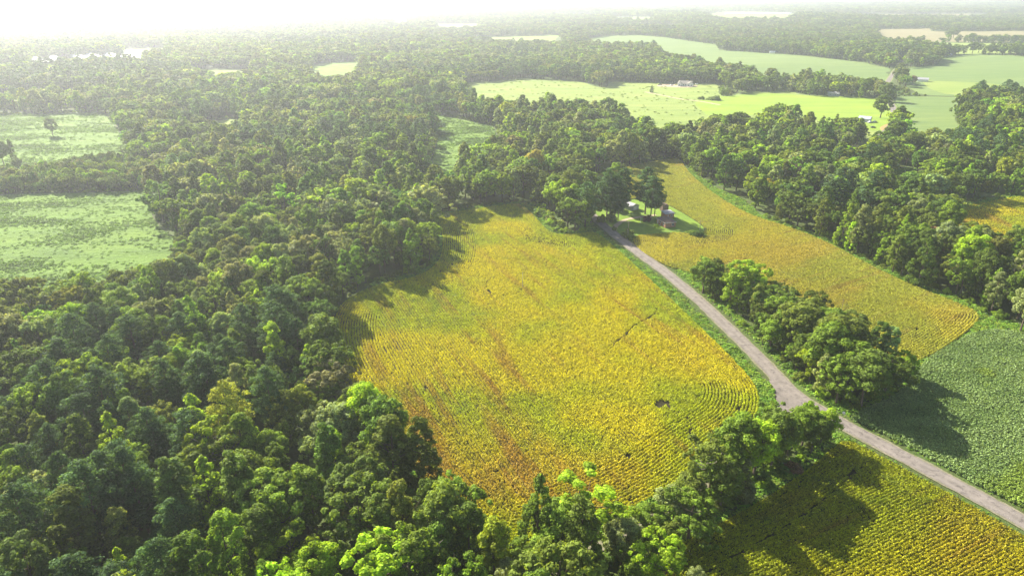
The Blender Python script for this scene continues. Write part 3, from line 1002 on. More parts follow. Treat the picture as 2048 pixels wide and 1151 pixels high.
# hand-placed trees: (px, py of foot, height m, width factor, kind, colour, label)
SPECIAL = [
    (1213, 437, 27, 1.16, 'pine', 'pine', 'tall pine at the road bend, leftmost of the pines before the brick house'),
    (1219, 440, 25, 1.01, 'pine', 'pine', 'slim tall pine just right of the leftmost pine at the road bend'),
    (1229, 438, 24, 1.12, 'pine', 'pine', 'dark pine in the middle of the roadside pine group with bare lower trunk'),
    (1236, 440, 20, 1.12, 'pine', 'pine', 'shorter pine at the right of the roadside pine group'),
    (1245, 424, 25, 1.01, 'pine', 'pine', 'pine at the back of the roadside group, against the yellow field'),
    (1228, 418, 27, 1.0, 'tall', 1, 'green broadleaf tree rising between the roadside pines'),
    (1290, 428, 26, 1.16, 'pine', 'pine', 'tallest pine beside the brick house'),
    (1301, 436, 23, 1.22, 'pine', 'pine', 'broad dark pine directly in front of the brick house'),
    (1309, 432, 18, 1.22, 'pine', 'pine', 'low dark pine touching the left side of the brick house'),
    (1125, 440, 23, 1.35, 'spread', 2, 'bright green rounded tree at left of the copse on the road bend'),
    (1142, 428, 24, 1.2, 'round', 4, 'olive rounded tree at the back of the copse on the road bend'),
    (1150, 462, 20, 1.25, 'spread', 1, 'leafy green tree at the front of the copse on the road bend'),
    (1170, 455, 24, 1.22, 'pine', 'pine', 'big dark pine at the right end of the copse on the road bend'),
    (1182, 447, 19, 1.2, 'round', 0, 'dark tree overhanging the road at the bend'),
    (1108, 425, 21, 1.2, 'round', 1, 'green tree at the far left of the copse behind the roadside weeds'),
    (1405, 586, 15, 1.25, 'round', 1, 'green rounded tree standing first in the hedge beside the road'),
    (1422, 578, 12, 1.2, 'round', 0, 'small dark tree leaning right of the first roadside hedge tree'),
    (1487, 610, 19, 1.25, 'spread', 2, 'bright green flat-topped tree in the roadside hedge'),
    (1458, 618, 16, 1.1, 'tall', 2, 'narrow yellow-green tree left of the flat-topped hedge tree'),
    (1508, 640, 15, 1.1, 'tall', 4, 'olive tree right of the flat-topped hedge tree'),
    (1560, 675, 17, 1.5, 'spread', 1, 'wide green tree in the middle of the roadside hedge'),
    (1592, 700, 18, 1.5, 'round', 4, 'olive rounded tree in the middle of the roadside hedge'),
    (1645, 764, 20, 1.35, 'round', 1, 'large rounded green tree where the hedge meets the junction'),
    (1665, 742, 20, 1.5, 'round', 4, 'olive rounded tree behind the large one at the junction'),
    (1672, 806, 15, 1.2, 'spread', 1, 'mid-green tree at the foot of the large trees by the junction'),
    (1722, 812, 19, 1.4, 'round', 0, 'large dark domed tree casting its shade on the green field'),
    (1768, 786, 14, 1.4, 'spread', 0, 'dark low tree at the edge of the green field'),
    (1800, 760, 10, 1.3, 'spread', 2, 'small bright tree where the yellow and green fields meet'),
    (1640, 888, 11, 1.3, 'round', 2, 'bright green tree hanging over the road below the junction'),
    (1602, 898, 13, 1.25, 'round', 1, 'leaf green tree just below the road junction'),
    (1573, 914, 11, 0.9, 'round', 2, 'small pale green tree right of the lane below the junction'),
    (1528, 888, 14, 1.1, 'airy', 1, 'thin-crowned tree left of the road junction'),
    (1505, 955, 17, 1.25, 'round', 2, 'bright yellow-green tree in the hedgerow between the two yellow fields'),
    (1462, 968, 20, 1.15, 'round', 1, 'leaf green tree on the lane between the two yellow fields'),
    (1540, 938, 17, 1.2, 'round', 0, 'dark green tree at the shaded side of the lane below the junction'),
    (1440, 1018, 14, 1.3, 'round', 0, 'dark low tree on the field side of the gravel lane'),
    (1622, 905, 12, 1.2, 'round', 0, 'dark tree casting shade on the top corner of the corner field'),
    (1300, 1075, 9, 1.4, 'round', 1, 'green tree closing the belt below the yellow field'),
    (1330, 1090, 8, 1.4, 'spread', 4, 'olive low tree where the belt meets the corner field'),
    (1270, 1062, 7, 1.3, 'round', 0, 'dark round tree under the bottom edge of the yellow field'),
    (1540, 702, 12, 1.3, 'round', 1, 'low green tree on the road side of the hedge'),
    (1612, 738, 13, 1.3, 'round', 0, 'dark low round tree on the road side of the hedge'),
    (1700, 792, 18, 1.3, 'spread', 1, 'green tree in front of the dark dome near the junction'),
    (1530, 632, 13, 1.4, 'round', 1, 'green tree on the field side of the hedge behind the flat-topped one'),
    (1556, 648, 15, 1.4, 'spread', 0, 'dark spreading tree on the field side of the roadside hedge'),
    (1612, 668, 14, 1.4, 'round', 4, 'olive tree on the field side of the hedge near its middle'),
    (1648, 698, 16, 1.4, 'round', 1, 'green round tree on the field side of the hedge near the junction'),
    (1418, 978, 12, 1.4, 'round', 1, 'low leafy tree filling the hedgerow above the gravel lane'),
    (1375, 1022, 11, 1.4, 'round', 4, 'low olive tree on the lane left of the open-crowned tree'),
    (1400, 1005, 20, 1.15, 'airy', 4, 'tall open-crowned olive tree beside the gravel lane'),
    (1345, 1052, 11, 1.3, 'round', 3, 'silvery green tree at the lower end of the lane hedgerow'),
    (1375, 1080, 13, 1.3, 'spread', 1, 'low green tree beside the shaded corner field'),
    (1160, 1100, 20, 1.5, 'airy', 2, 'tall thin yellow-green tree with dark limbs overlapping the yellow field'),
    (1115, 1135, 16, 1.4, 'round', 1, 'broad feathery green tree left of the tall thin yellow-green one'),
    (1235, 1080, 10, 1.1, 'spread', 2, 'bright green low tree right of the tall thin yellow-green one'),
    (1240, 1140, 14, 1.0, 'round', 3, 'round silvery willow-like tree at the bottom of the photo'),
    (1305, 1190, 15, 1.1, 'spread', 2, 'vivid green tree at the bottom beside the shaded corner field'),
    (1390, 1180, 6, 1.2, 'round', 3, 'small silvery bush at the bottom left corner of the shaded field'),
    (640, 1200, 14, 1.2, 'round', 2, 'pale yellow-green dome-shaped tree at the bottom edge of the photo'),
    (432, 1050, 20, 1.1, 'cone', 2, 'bright yellow-green pointed tree near the bottom left'),
    (556, 1060, 18, 1.2, 'cone', 2, 'vivid green pointed tree in the lower left forest'),
    (1522, 408, 16, 1.3, 'round', 'yellow', 'round yellow-leaved tree at the tip of the right-hand wood'),
    (1852, 520, 17, 0.9, 'airy', 'brown', 'browning thin-crowned tree at the edge of the right-hand wood'),
    (1870, 540, 17, 0.9, 'airy', 'brown', 'second browning thin tree at the edge of the right-hand wood'),
    (1982, 622, 17, 1.0, 'tall', 3, 'lone pale tree with a bare slanting trunk behind the yellow field'),
    (2040, 662, 17, 1.2, 'round', 3, 'large silvery tree at the right edge above the green field'),
    (1069, 370, 22, 1.1, 'round', 'yellow', 'round yellow tree in the wood above the yellow field'),
    (106, 272, 15, 1.25, 'round', 0, 'lone dark tree in the middle of the misty left meadow'),
    (38, 342, 9, 1.4, 'round', 0, 'small round tree alone at the near side of the misty left meadow'),
    (8, 328, 16, 1.2, 'round', 0, 'dark tree at the left edge of the misty left meadow'),
    (30, 325, 17, 0.8, 'tall', 0, 'tall narrow dark tree at the left edge of the misty left meadow'),
    (1760, 236, 21, 1.35, 'round', 0, 'large lone oak in front of the far road bend'),
    (1772, 203, 20, 1.6, 'round', 0, 'large oak behind the lone one where the far road bends'),
    (1730, 193, 21, 1.3, 'round', 1, 'rounded tree at the right corner of the bright far lawn'),
    (1720, 196, 14, 1.0, 'tall', 2, 'paler narrow tree in front of the corner tree on the far lawn'),
    (1619, 191, 20, 1.1, 'tall', 1, 'tall green tree at the upper left corner of the bright far lawn'),
    (1632, 185, 22, 1.1, 'tall', 1, 'taller tree behind the left corner tree of the bright far lawn'),
    (1648, 190, 13, 0.9, 'tall', 1, 'small tree left of the grey ranch house'),
    (1805, 262, 9, 1.6, 'round', 4, 'scrubby roadside tree right of the far road'),
    (1444, 191, 13, 1.0, 'cone', 1, 'narrow tree at the right end of the white farmhouse hedge'),
    (1453, 191, 11, 1.1, 'cone', 1, 'second narrow tree beside the white farmhouse hedge'),
    (1303, 185, 9, 1.2, 'cone', 0, 'dark tree at the left end of the white farmhouse hedge'),
    (1403, 199, 4, 1.6, 'bush', 0, 'dark bush alone in the pale meadow'),
    (1428, 200, 6, 2.2, 'bush', 0, 'wide dark bush in the pale meadow right of the lone one'),
    (1800, 168, 13, 1.4, 'round', 0, 'dark tree at the left of the clump beside the far straight road'),
    (1812, 170, 13, 1.4, 'round', 0, 'middle dark tree of the clump beside the far straight road'),
    (1824, 170, 12, 1.4, 'round', 'brown', 'reddish brown tree at the right of the clump by the far straight road'),
    (624, 140, 14, 1.2, 'round', 0, 'lone tree at the edge of the pale misty field'),
    (1906, 76, 24, 1.9, 'round', 0, 'large dark tree standing in the tan field on the skyline'),
    (1896, 78, 20, 1.6, 'round', 0, 'dark tree left of the large one in the tan field'),
    (1942, 84, 20, 1.7, 'round', 0, 'dark spreading tree right of the tan field tree'),
    (1944, 108, 22, 1.8, 'round', 0, 'leftmost of the big dark trees along the far eastern field'),
    (1956, 106, 20, 1.6, 'spread', 0, 'second from the left of the big trees along the far eastern field'),
    (1978, 109, 18, 1.6, 'round', 0, 'third from the left of the big trees along the far eastern field'),
    (1994, 106, 22, 1.6, 'tall', 0, 'fourth from the left of the big trees along the far eastern field'),
    (2030, 112, 20, 1.7, 'round', 0, 'fifth from the left of the big trees along the far eastern field'),
    (2044, 113, 20, 1.7, 'round', 0, 'rightmost of the big trees along the far eastern field'),
    (1585, 942, 2.6, 1.6, 'bush', 'brown', 'tan dead brush at the shaded edge of the corner field'),
    (1295, 442, 3.6, 1.2, 'bush', 'red', 'dark red shrub beside the brick house pine'),
    (1203, 444, 4.5, 1.0, 'bush', 0, 'dark round shrub at the start of the driveway'),
    (1223, 441, 5.5, 0.9, 'bush', 0, 'dark upright shrub under the roadside pines'),
    (1255, 474, 5, 1.3, 'bush', 0, 'dark shrub around the utility pole beside the road'),
    (1228, 460, 2.4, 1.0, 'bush', 0, 'small shrub on the roadside bank before the utility pole'),
    (1396, 472, 4.0, 1.6, 'bush', 5, 'blue-green shrub at the corner of the house yard'),
    (1380, 467, 2.6, 1.6, 'bush', 1, 'low green shrub left of the yard corner shrub'),
    (1313, 454, 1.8, 1.2, 'bush', 2, 'small yellow-green shrub on the lawn before the brick house'),
]
HREF = dict(round=18.0, tall=23.0, spread=17.0, cone=17.0, airy=19.0, pine=24.0, bush=4.0)
XCOL = dict(pine=(0.072, 0.145, 0.045), yellow=(0.34, 0.31, 0.04), brown=(0.24, 0.16, 0.09), red=(0.12, 0.035, 0.03))
SPXY = np.array([G(s[0], s[1]) for s in SPECIAL])
counter = {}


def plant_tree(name, cat, kind, i, x, y, sxy, sz, rz, tint, label, group=None):
    e = empty(name, (x, y, float(H(x, y))), rz, label, cat, group)
    c = link('foliage' if kind == 'bush' else 'crown', CROWN[(kind, i)], e)
    c['tint'] = [float(v) for v in tint]
    t = link('stem' if kind == 'bush' else 'trunk', TRUNK[(kind, i)], e)
    f = rs.uniform(0.86, 1.16)
    e.scale = (sxy * f, sxy / f, sz)
    return e


rs = random.Random(5)
for (px, py, h, wf, kind, c, label), (x, y) in zip(SPECIAL, SPXY):
    n_i = dict(round=5, tall=4, spread=4).get(kind, 2)
    tint = XCOL[c] if isinstance(c, str) else PALC[c]
    sz = h / HREF[kind]
    nm = {'pine': 'pine_tree', 'bush': 'shrub'}.get(kind, 'broadleaf_tree')
    f = rs.uniform(0.9, 1.15)
    plant_tree(nm, {'pine': 'pine tree', 'bush': 'shrub'}.get(kind, 'tree'), kind, rs.randrange(n_i), x, y, sz * wf, sz, rs.uniform(0, 6.28),
               [v * f for v in tint], label)

# ---- near and middle trees: one list out to 1500 m
tx, ty = jitter_grid(-1300, 1300, 52, 1500, 8.5, 3)
m = frustum(tx, ty)
tx, ty = tx[m], ty[m]
ax, ay = jitter_grid(-700, 700, 120, 900, 4.6, 4)
m = np.zeros(len(ax), bool)
for P, s in SMALL[:2] + SMALL[4:9]:
    m |= inside(P, ax, ay)
tx = np.concatenate([tx, ax[m]]); ty = np.concatenate([ty, ay[m]])
c, de = clear_mask(tx, ty)
dsp = np.min(np.hypot(tx[:, None] - SPXY[None, :, 0], ty[:, None] - SPXY[None, :, 1]), axis=1)
keep = ~c & (dsp > 4.2) & (de > 2.2) & (RNG.random(len(tx)) > 0.04)
tx, ty, de = tx[keep], ty[keep], de[keep]
kind, pal, tint, sc = tree_attrs(tx, ty, 21)
kind, tint, sc = apply_small(tx, ty, kind, tint, sc)
wid = RNG.uniform(0.88, 1.22, len(tx))
farm = (ty > 330) & (sc > 0.65)
thin = farm & (RNG.random(len(tx)) < 0.34)
wid[farm] *= 1.22
tx, ty, de, kind, pal, tint, sc, wid = [a[~thin] for a in (tx, ty, de, kind, pal, tint, sc, wid)]
ppx, ppy, pz = proj(tx, ty, 12.0 * sc)
bpx, bpy_, _ = proj(tx, ty, 0 * sc)
vis = (ppx > -20) & (ppx < 2068) & (ppy < 1150) & (ppy > 0)
sz_px = 18 * sc / pz
cand = np.nonzero(vis & (kind != 'bush'))[0]
cand = cand[np.argsort(-sz_px[cand] )]
N_IND = 300 - sum(1 for s in SPECIAL if s[4] not in ('pine', 'bush'))
indiv = set(cand[:N_IND].tolist())


def zone(px, py, x, y):
    if px > 1250 and 780 < py: return 'beside the lane and corner field'
    if px > 1380: return 'in the roadside hedge'
    if px > 960: return 'at the bottom of the main field'
    if py > 960:
        return 'in the bottom left corner' if px < 330 else ('along the bottom left' if px < 660 else 'at the bottom under the field')
    if py > 820:
        return 'at the lower left edge' if px < 330 else ('in the lower left wood' if px < 600 else 'beside the field\'s lower left edge')
    if py > 680:
        return 'at the left edge of the photo' if px < 300 else ('in the left wood' if px < 560 else 'beside the field\'s left edge')
    return 'in the wood left of the field'


SHAPE = dict(round='rounded', tall='tall', spread='spreading', cone='pointed', airy='thin-crowned', pine='pine')
NTH = ['leftmost', 'second from left', 'third from left', 'fourth from left', 'fifth from left', 'sixth from left', 'seventh from left', 'eighth from left', 'ninth from left', 'tenth from left'] + \
      [f'{w} from left' for w in ('eleventh', 'twelfth', 'thirteenth', 'fourteenth', 'fifteenth', 'sixteenth', 'seventeenth', 'eighteenth', 'nineteenth', 'twentieth', 'twenty-first', 'twenty-second', 'twenty-third', 'twenty-fourth', 'twenty-fifth')]
groups = {}
for i in sorted(indiv, key=lambda k: ppx[k]):
    groups.setdefault((PAL[pal[i]][1], SHAPE[kind[i]], zone(ppx[i], ppy[i], tx[i], ty[i])), []).append(i)
for (cn, sh, zn), ids in groups.items():
    for q, i in enumerate(ids):
        k = kind[i]
        what = f'{cn} pine' if k == 'pine' else f'{cn} {sh} tree'
        lab = (f'only {what} {zn}' if len(ids) == 1 else f'{NTH[min(q, 24)]} of the {what}s {zn}')
        n_i = dict(round=5, tall=4, spread=4).get(k, 2)
        plant_tree('pine_tree' if k == 'pine' else 'broadleaf_tree', 'pine tree' if k == 'pine' else 'tree', k, rs.randrange(n_i), float(tx[i]), float(ty[i]),
                   float(sc[i] * wid[i]), float(sc[i]), rs.uniform(0, 6.28), tint[i], lab, group='woodland trees')

ind = np.zeros(len(tx), bool); ind[list(indiv)] = True
def stand(name, coll, keymap, m, label, wmul=1.0, lum=1.0):
    n = int(m.sum())
    if n == 0: return
    pos = np.column_stack([tx[m], ty[m], H(tx[m], ty[m])])
    f = RNG.uniform(0.84, 1.18, n)
    s = np.column_stack([sc[m] * wid[m] * wmul * f, sc[m] * wid[m] * wmul / f, sc[m]])
    scatter(name, coll, pos, pid_of(kind[m], keymap, 9), rotz(n), s, tint[m] * lum, label, 'woodland')


stand('woodland', C_NEAR, near_key, ~ind & (ty < 330), 'green broadleaf woodland around the yellow field, trees too many to count')
stand('woodland', C_MID, mid_key, ~ind & (ty >= 330) & (ty < 820), 'woodland beyond and behind the yellow fields')
stand('woodland', C_FAR, far_key, ~ind & (ty >= 820), 'hazy woodland and tree lines in the middle distance', 1.1, 0.85)  # tint darkened in place of the self-shadow these coarse crowns lack

# ---- far trees
fx, fy = jitter_grid(-2900, 2900, 1500, 3500, 15.0, 31)
gx, gy = jitter_grid(-7200, 7200, 3500, 9500, 42.0, 33)
sets = ((fx, fy, 1.5, 1.0), (gx, gy, 3.6, 1.05))
for (qx, qy, wm, hm) in sets:
    m = frustum(qx, qy, 60)
    qx, qy = qx[m], qy[m]
    c, de2 = clear_mask(qx, qy)
    op = fbm(qx, qy, 420, 60, 3) > 0.68          # far unseen clearings
    k = ~c & ~(op & (qy > 2300)) & (RNG.random(len(qx)) > 0.05)
    tx, ty = qx[k], qy[k]
    kind, pal, tint, sc = tree_attrs(tx, ty, 23)
    kind, tint, sc = apply_small(tx, ty, kind, tint, sc)
    kind[kind == 'bush'] = 'round'
    sc = sc * hm
    wid = RNG.uniform(1.05, 1.4, len(tx))
    stand('woodland', C_FAR, far_key, np.ones(len(tx), bool), 'distant woods fading into the haze', wm, 0.7)  # missing crown self-shadow is put into the darker tint here too

# ---- undergrowth along the wood edges
ux, uy = jitter_grid(-700, 700, 80, 760, 3.4, 41)
m = frustum(ux, uy)
ux, uy = ux[m], uy[m]
c, de = clear_mask(ux, uy)
k = ~c & (de < 7.5) & (de > 1.4) & (RNG.random(len(ux)) > 0.25)
ux, uy, de = ux[k], uy[k], de[k]
n = len(ux)
ss = RNG.uniform(0.4, 0.85, n) * (0.45 + de / 12)
ut = PALC[RNG.choice([0, 1, 1, 2, 4, 5], n)] * RNG.uniform(0.8, 1.2, (n, 1))
scatter('undergrowth', C_NEAR, np.column_stack([ux, uy, H(ux, uy)]), RNG.choice(near_key['bush'], n), rotz(n), np.column_stack([ss * 1.2, ss * 1.2, ss]), ut,
        'bushy undergrowth along the edges of the woods', 'undergrowth')

# ------------------------------------------------------------------ crops
soy_m = [mesh_np('soy_plant', *(lambda d: (d[0], d[1]))(w), [M['soy_leaf']], w[2]) for w in [weed(401 + i, 26, 0.22, 0.37, 0.80) for i in range(5)]]
C_SOY = hidden_collection('soy_plant', soy_m)
grass_m = [mesh_np('weed', *(lambda d: (d[0], d[1]))(w), [M['leaf']], w[2]) for w in [weed(421 + i, 34, 0.42, 0.95, 0.8) for i in range(4)]]
C_WEED = hidden_collection('weed_plant', grass_m)


def rows(P, ang, pitch, step, head, headpitch=None, seed=0, jit=0.09):
    """plant positions: straight rows inside, rows parallel to the edge in the headland"""
    r = np.random.default_rng(seed)
    ca, sa = math.cos(ang), math.sin(ang)
    q = np.column_stack([P[:, 0] * ca + P[:, 1] * sa, -P[:, 0] * sa + P[:, 1] * ca])
    u, v = np.meshgrid(np.arange(q[:, 0].min(), q[:, 0].max(), step), np.arange(q[:, 1].min(), q[:, 1].max(), pitch))
    u = u.ravel() + r.uniform(-0.3, 0.3, u.size) * step
    v = v.ravel() + r.normal(0, jit, v.size) * 0.5
    x = u * ca - v * sa; y = u * sa + v * ca
    m = inside(P, x, y) & frustum(x, y, 12)
    x, y = x[m], y[m]
    d = dist_edge(P, x, y)
    m = d > head
    X = [x[m]]; Y = [y[m]]
    # headland
    A = P; B = np.roll(P, -1, axis=0)
    area = 0.5 * np.sum(A[:, 0] * B[:, 1] - B[:, 0] * A[:, 1])
    sgn = 1 if area > 0 else -1
    dd = []; nn = []
    for a, b in zip(A, B):
        L = np.linalg.norm(b - a)
        if L < 0.05: continue
        k = max(1, int(L / step))
        t = (np.arange(k) + 0.5) / k
        dd.append(a + (b - a) * t[:, None])
        nrm = np.array([-(b - a)[1], (b - a)[0]]) / L * sgn
        nn.append(np.repeat(nrm[None], k, 0))
    dd = np.vstack(dd); nn = np.vstack(nn)
    # smooth the normals so that corners fan out
    K = 9
    pad = np.vstack([nn[-K:], nn, nn[:K]])
    ker = np.ones(2 * K + 1) / (2 * K + 1)
    nn = np.column_stack([np.convolve(pad[:, i], ker, 'valid') for i in (0, 1)])
    nn /= np.linalg.norm(nn, axis=1)[:, None]
    hp = headpitch or pitch
    o = 0.6
    while o < head:
        c = dd + nn * o
        fm = frustum(c[:, 0], c[:, 1], 12)
        c = c[fm] + r.normal(0, 0.07, (fm.sum(), 2))
        e = dist_edge(P, c[:, 0], c[:, 1])
        ok = inside(P, c[:, 0], c[:, 1]) & (e > o - 0.35)
        X.append(c[ok, 0]); Y.append(c[ok, 1])
        o += hp
    return np.concatenate(X), np.concatenate(Y)


def cut_tracks(x, y, tracks, holes):
    m = np.ones(len(x), bool)
    for pts, w in tracks:
        C = spline([G(*p) for p in pts], 2.0)
        d = dist_edge(C, x, y, closed=False, cap=10)
        m &= d > w * 0.55 * (0.2 + 1.0 * vnoise(x / 2, y / 2, 7))
    for (px, py, r) in holes:
        hx, hy = G(px, py)
        m &= np.hypot(x - hx, y - hy) > r * 0.72 * (0.5 + 0.9 * vnoise(x / 1.7, y / 1.7, 9))
    return m


YG = np.array([0.410, 0.465, 0.008]); YE = np.array([0.560, 0.520, 0.006]); OR = np.array([0.540, 0.430, 0.022]); BR = np.array([0.370, 0.190, 0.050]); GR = np.array([0.150, 0.250, 0.025])


def lerp(a, b, t):
    return a * (1 - t[:, None]) + b * t[:, None]


def soy_tint(x, y, gold, brown, seed, ang, stretch=4.0):
    ca, sa = math.cos(ang), math.sin(ang)
    u = (x * ca + y * sa) / stretch; v = -x * sa + y * ca
    n1 = fbm(u, v, 14, seed, 4); n2 = fbm(x, y, 34, seed + 9, 3); n3 = fbm(u * 0.35, v, 2.6, seed + 20, 3); n4 = fbm(x, y, 3.0, seed + 33, 2)
    c = lerp(np.repeat(YG[None], len(x), 0), np.repeat(YE[None], len(x), 0), sstep(0.40, 0.66, n2))
    c = lerp(c, np.repeat(OR[None], len(x), 0), sstep(0.46, 0.72, n1 * 0.6 + gold * 0.45) * 0.75)
    c = lerp(c, np.repeat(BR[None], len(x), 0), sstep(0.46, 0.80, n3 * 0.75 + brown * 0.38) * 0.62)
    c = lerp(c, np.repeat(GR[None], len(x), 0), sstep(0.60, 0.78, n4 * 0.5 + (1 - n2) * 0.35 + (1 - gold) * 0.15) * 0.45)
    return c * RNG.uniform(0.74, 1.24, (len(x), 1))


def seg_dir(a, b):
    A = G(*a); B = G(*b)
    return math.atan2(B[1] - A[1], B[0] - A[0])


def crop(key, ang, pitch, step, head, gold, brown, label, tracks=(), holes=(), seed=0, hs=1.0, lum=1.0, pale=0.0):
    P = FP[key]
    x, y = rows(P, ang, pitch, step, head, seed=seed)
    m = cut_tracks(x, y, tracks, holes)
    x, y = x[m], y[m]
    px, py, _ = proj(x, y, 0 * x)
    g = gold(px, py); b = brown(px, py)
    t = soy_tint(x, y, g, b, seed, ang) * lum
    t = t * (1 - pale) + pale * np.array([0.42, 0.38, 0.13])
    n = len(x)
    s = RNG.uniform(0.8, 1.2, n)
    gap = fbm(x, y, 5, 77, 2) < 0.24
    s[gap] *= 0.85
    scatter('soybean_crop', C_SOY, np.column_stack([x, y, np.full(n, 0.10)]), RNG.integers(0, 5, n), rotz(n, 0.08), np.column_stack([s, s, s * hs]), t, label, 'crop')
    return n


def blob(px, py, cx, cy, rx, ry):
    return np.exp(-(((px - cx) / rx) ** 2 + ((py - cy) / ry) ** 2))


tot = 0
tot += crop('main', seg_dir((760, 620), (868, 800)), 1.0, 0.38, 17.0,
     lambda px, py: np.clip(0.20 + 0.32 * sstep(700, 950, py) + 0.20 * blob(px, py, 1350, 700, 170, 110) + 0.4 * blob(px, py, 930, 960, 160, 110) + 0.35 * blob(px, py, 1190, 960, 120, 60) + 0.2 * blob(px, py, 1040, 430, 160, 40)
                            + 0.3 * blob(px, py, 1440, 850, 70, 50), 0, 1),
     lambda px, py: np.clip(0.12 + 0.6 * blob(px, py, 860, 850, 60, 130) + 0.55 * blob(px, py, 1000, 740, 35, 120) + 0.5 * blob(px, py, 990, 960, 110, 60) + 0.4 * blob(px, py, 780, 700, 30, 90)
                            + 0.3 * blob(px, py, 1030, 880, 40, 110) + 0.4 * blob(px, py, 1180, 960, 60, 40), 0, 1),
     'yellow and gold soybean crop in rows filling the large central field',
     tracks=[([(1308, 612), (1314, 620), (1308, 630), (1290, 641), (1268, 654), (1250, 672), (1218, 697)], 1.0),
             ([(985, 590), (974, 578), (974, 566), (986, 556), (1006, 550)], 0.6), ([(1022, 592), (1040, 584), (1046, 572)], 0.5), ([(992, 580), (1004, 590), (1016, 596)], 0.4), ([(1130, 950), (1150, 945), (1175, 938)], 0.8), ([(1195, 938), (1225, 925)], 0.7), ([(1375, 838), (1382, 852), (1379, 868)], 0.8), ([(1400, 880), (1450, 850), (1480, 815)], 0.5), ([(1317, 772), (1326, 783)], 0.6), ([(850, 772), (870, 800)], 0.7), ([(880, 545), (905, 530), (925, 515)], 0.7)],
     holes=[(1325, 809, 2.8), (1318, 806, 1.8), (1332, 806, 1.8), (1256, 914, 1.4), (1042, 573, 1.0), (1008, 548, 0.7), (1030, 590, 0.7), (992, 945, 0.9), (1000, 963, 0.8), (1258, 1000, 0.6)], seed=1)
tot += crop('upper', seg_dir((1794, 685), (1858, 657)), 1.0, 0.42, 15.0,
     lambda px, py: np.clip(0.30 + 0.3 * blob(px, py, 1560, 520, 230, 60) + 0.25 * blob(px, py, 1660, 600, 120, 60) - 0.45 * blob(px, py, 1320, 510, 90, 50) - 0.3 * blob(px, py, 1560, 450, 260, 14), 0, 1),
     lambda px, py: np.clip(0.08 + 0.3 * blob(px, py, 1620, 560, 160, 30), 0, 1),
     'yellow soybean crop in the long field right of the road',
     tracks=[([(1772, 688), (1800, 674), (1834, 658)], 0.9), ([(1735, 690), (1752, 688), (1766, 683)], 1.1)],
     holes=[(1682, 624, 2.6), (1700, 659, 1.2), (1748, 687, 0.9)], seed=2, lum=0.95, pale=0.35)
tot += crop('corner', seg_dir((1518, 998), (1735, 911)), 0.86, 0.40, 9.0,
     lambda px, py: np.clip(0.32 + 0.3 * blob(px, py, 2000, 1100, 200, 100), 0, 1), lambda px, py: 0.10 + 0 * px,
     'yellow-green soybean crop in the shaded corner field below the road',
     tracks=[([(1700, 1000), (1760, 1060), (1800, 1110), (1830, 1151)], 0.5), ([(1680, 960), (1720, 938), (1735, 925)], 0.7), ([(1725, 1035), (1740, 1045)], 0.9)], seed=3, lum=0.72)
tot += crop('east', seg_dir((1900, 470), (2048, 540)), 1.2, 0.8, 8.0, lambda px, py: 0.62 + 0 * px, lambda px, py: 0.25 + 0 * px,
            'golden soybean crop in the field behind the right-hand wood', seed=4)

# green crop: dense, swirled by the wind rather than in open rows
P = FP['green']
x, y = jitter_grid(P[:, 0].min(), P[:, 0].max(), P[:, 1].min(), P[:, 1].max(), 0.66, 51, 0.5)
m = frustum(x, y, 8); x, y = x[m], y[m]
m = inside(P, x, y); x, y = x[m], y[m]
n = len(x)
w1 = fbm(x * 0.5 + y * 0.2, y, 5, 90, 3)
s = 0.85 + 0.5 * w1 + RNG.uniform(-0.08, 0.08, n)
t = lerp(np.repeat(np.array([[0.21, 0.32, 0.095]]), n, 0), np.repeat(np.array([[0.27, 0.385, 0.13]]), n, 0), sstep(0.35, 0.65, w1))
yl = sstep(0.66, 0.78, fbm(x, y, 17, 95, 3))
t = lerp(t, np.repeat(np.array([[0.27, 0.38, 0.06]]), n, 0), yl) * RNG.uniform(0.76, 0.96, (n, 1))
scatter('green_crop', C_SOY, np.column_stack([x, y, np.full(n, 0.10)]), RNG.integers(0, 5, n), rotz(n, 0.15), np.column_stack([s * 1.15, s * 1.15, s]), t,
        'dense green crop right of the road', 'crop')
tot += n

# weeds: verges along the road, rough meadows on the left and in the hollow, yard margins
wx = []; wy = []; ws = []; wt = []
vx, vy = jitter_grid(-60, 400, 90, 470, 1.25, 61, 0.5)
vm = frustum(vx, vy, 6); vx, vy = vx[vm], vy[vm]
dr = dist_edge(ROAD[::2], vx, vy, closed=False)
c, de = clear_mask(vx, vy)
infield = np.zeros(len(vx), bool)
for kx in ('main', 'upper', 'green', 'corner'):
    infield |= inside(FP[kx], vx, vy)
inyard = inside(FPP['yard'], vx, vy) | inside(JUNC, vx, vy)
dl = dist_edge(LANE[::2], vx, vy, closed=False)
inv = np.zeros(len(vx), bool)
for P_ in VERGES: inv |= inside(P_, vx, vy)
k = (((dr > 3.7) & (dr < 9)) | inv | (de < 5)) & (dr > 3.7) & ~infield & ~inyard & (dl > 2.2)
x, y = vx[k], vy[k]; n = len(x)
wx.append(x); wy.append(y)
edge = np.clip((dr[k] - 3.5) / 2.5, 0.25, 1)
bumpy = fbm(x, y, 6, 71, 2)
ws.append(edge * RNG.uniform(0.5, 1.1, n) * (0.4 + 1.3 * bumpy))
wt.append(lerp(np.repeat(np.array([[0.19, 0.36, 0.045]]), n, 0), np.repeat(np.array([[0.30, 0.40, 0.06]]), n, 0), RNG.random(n) ** 2) * RNG.uniform(0.75, 1.2, (n, 1)))
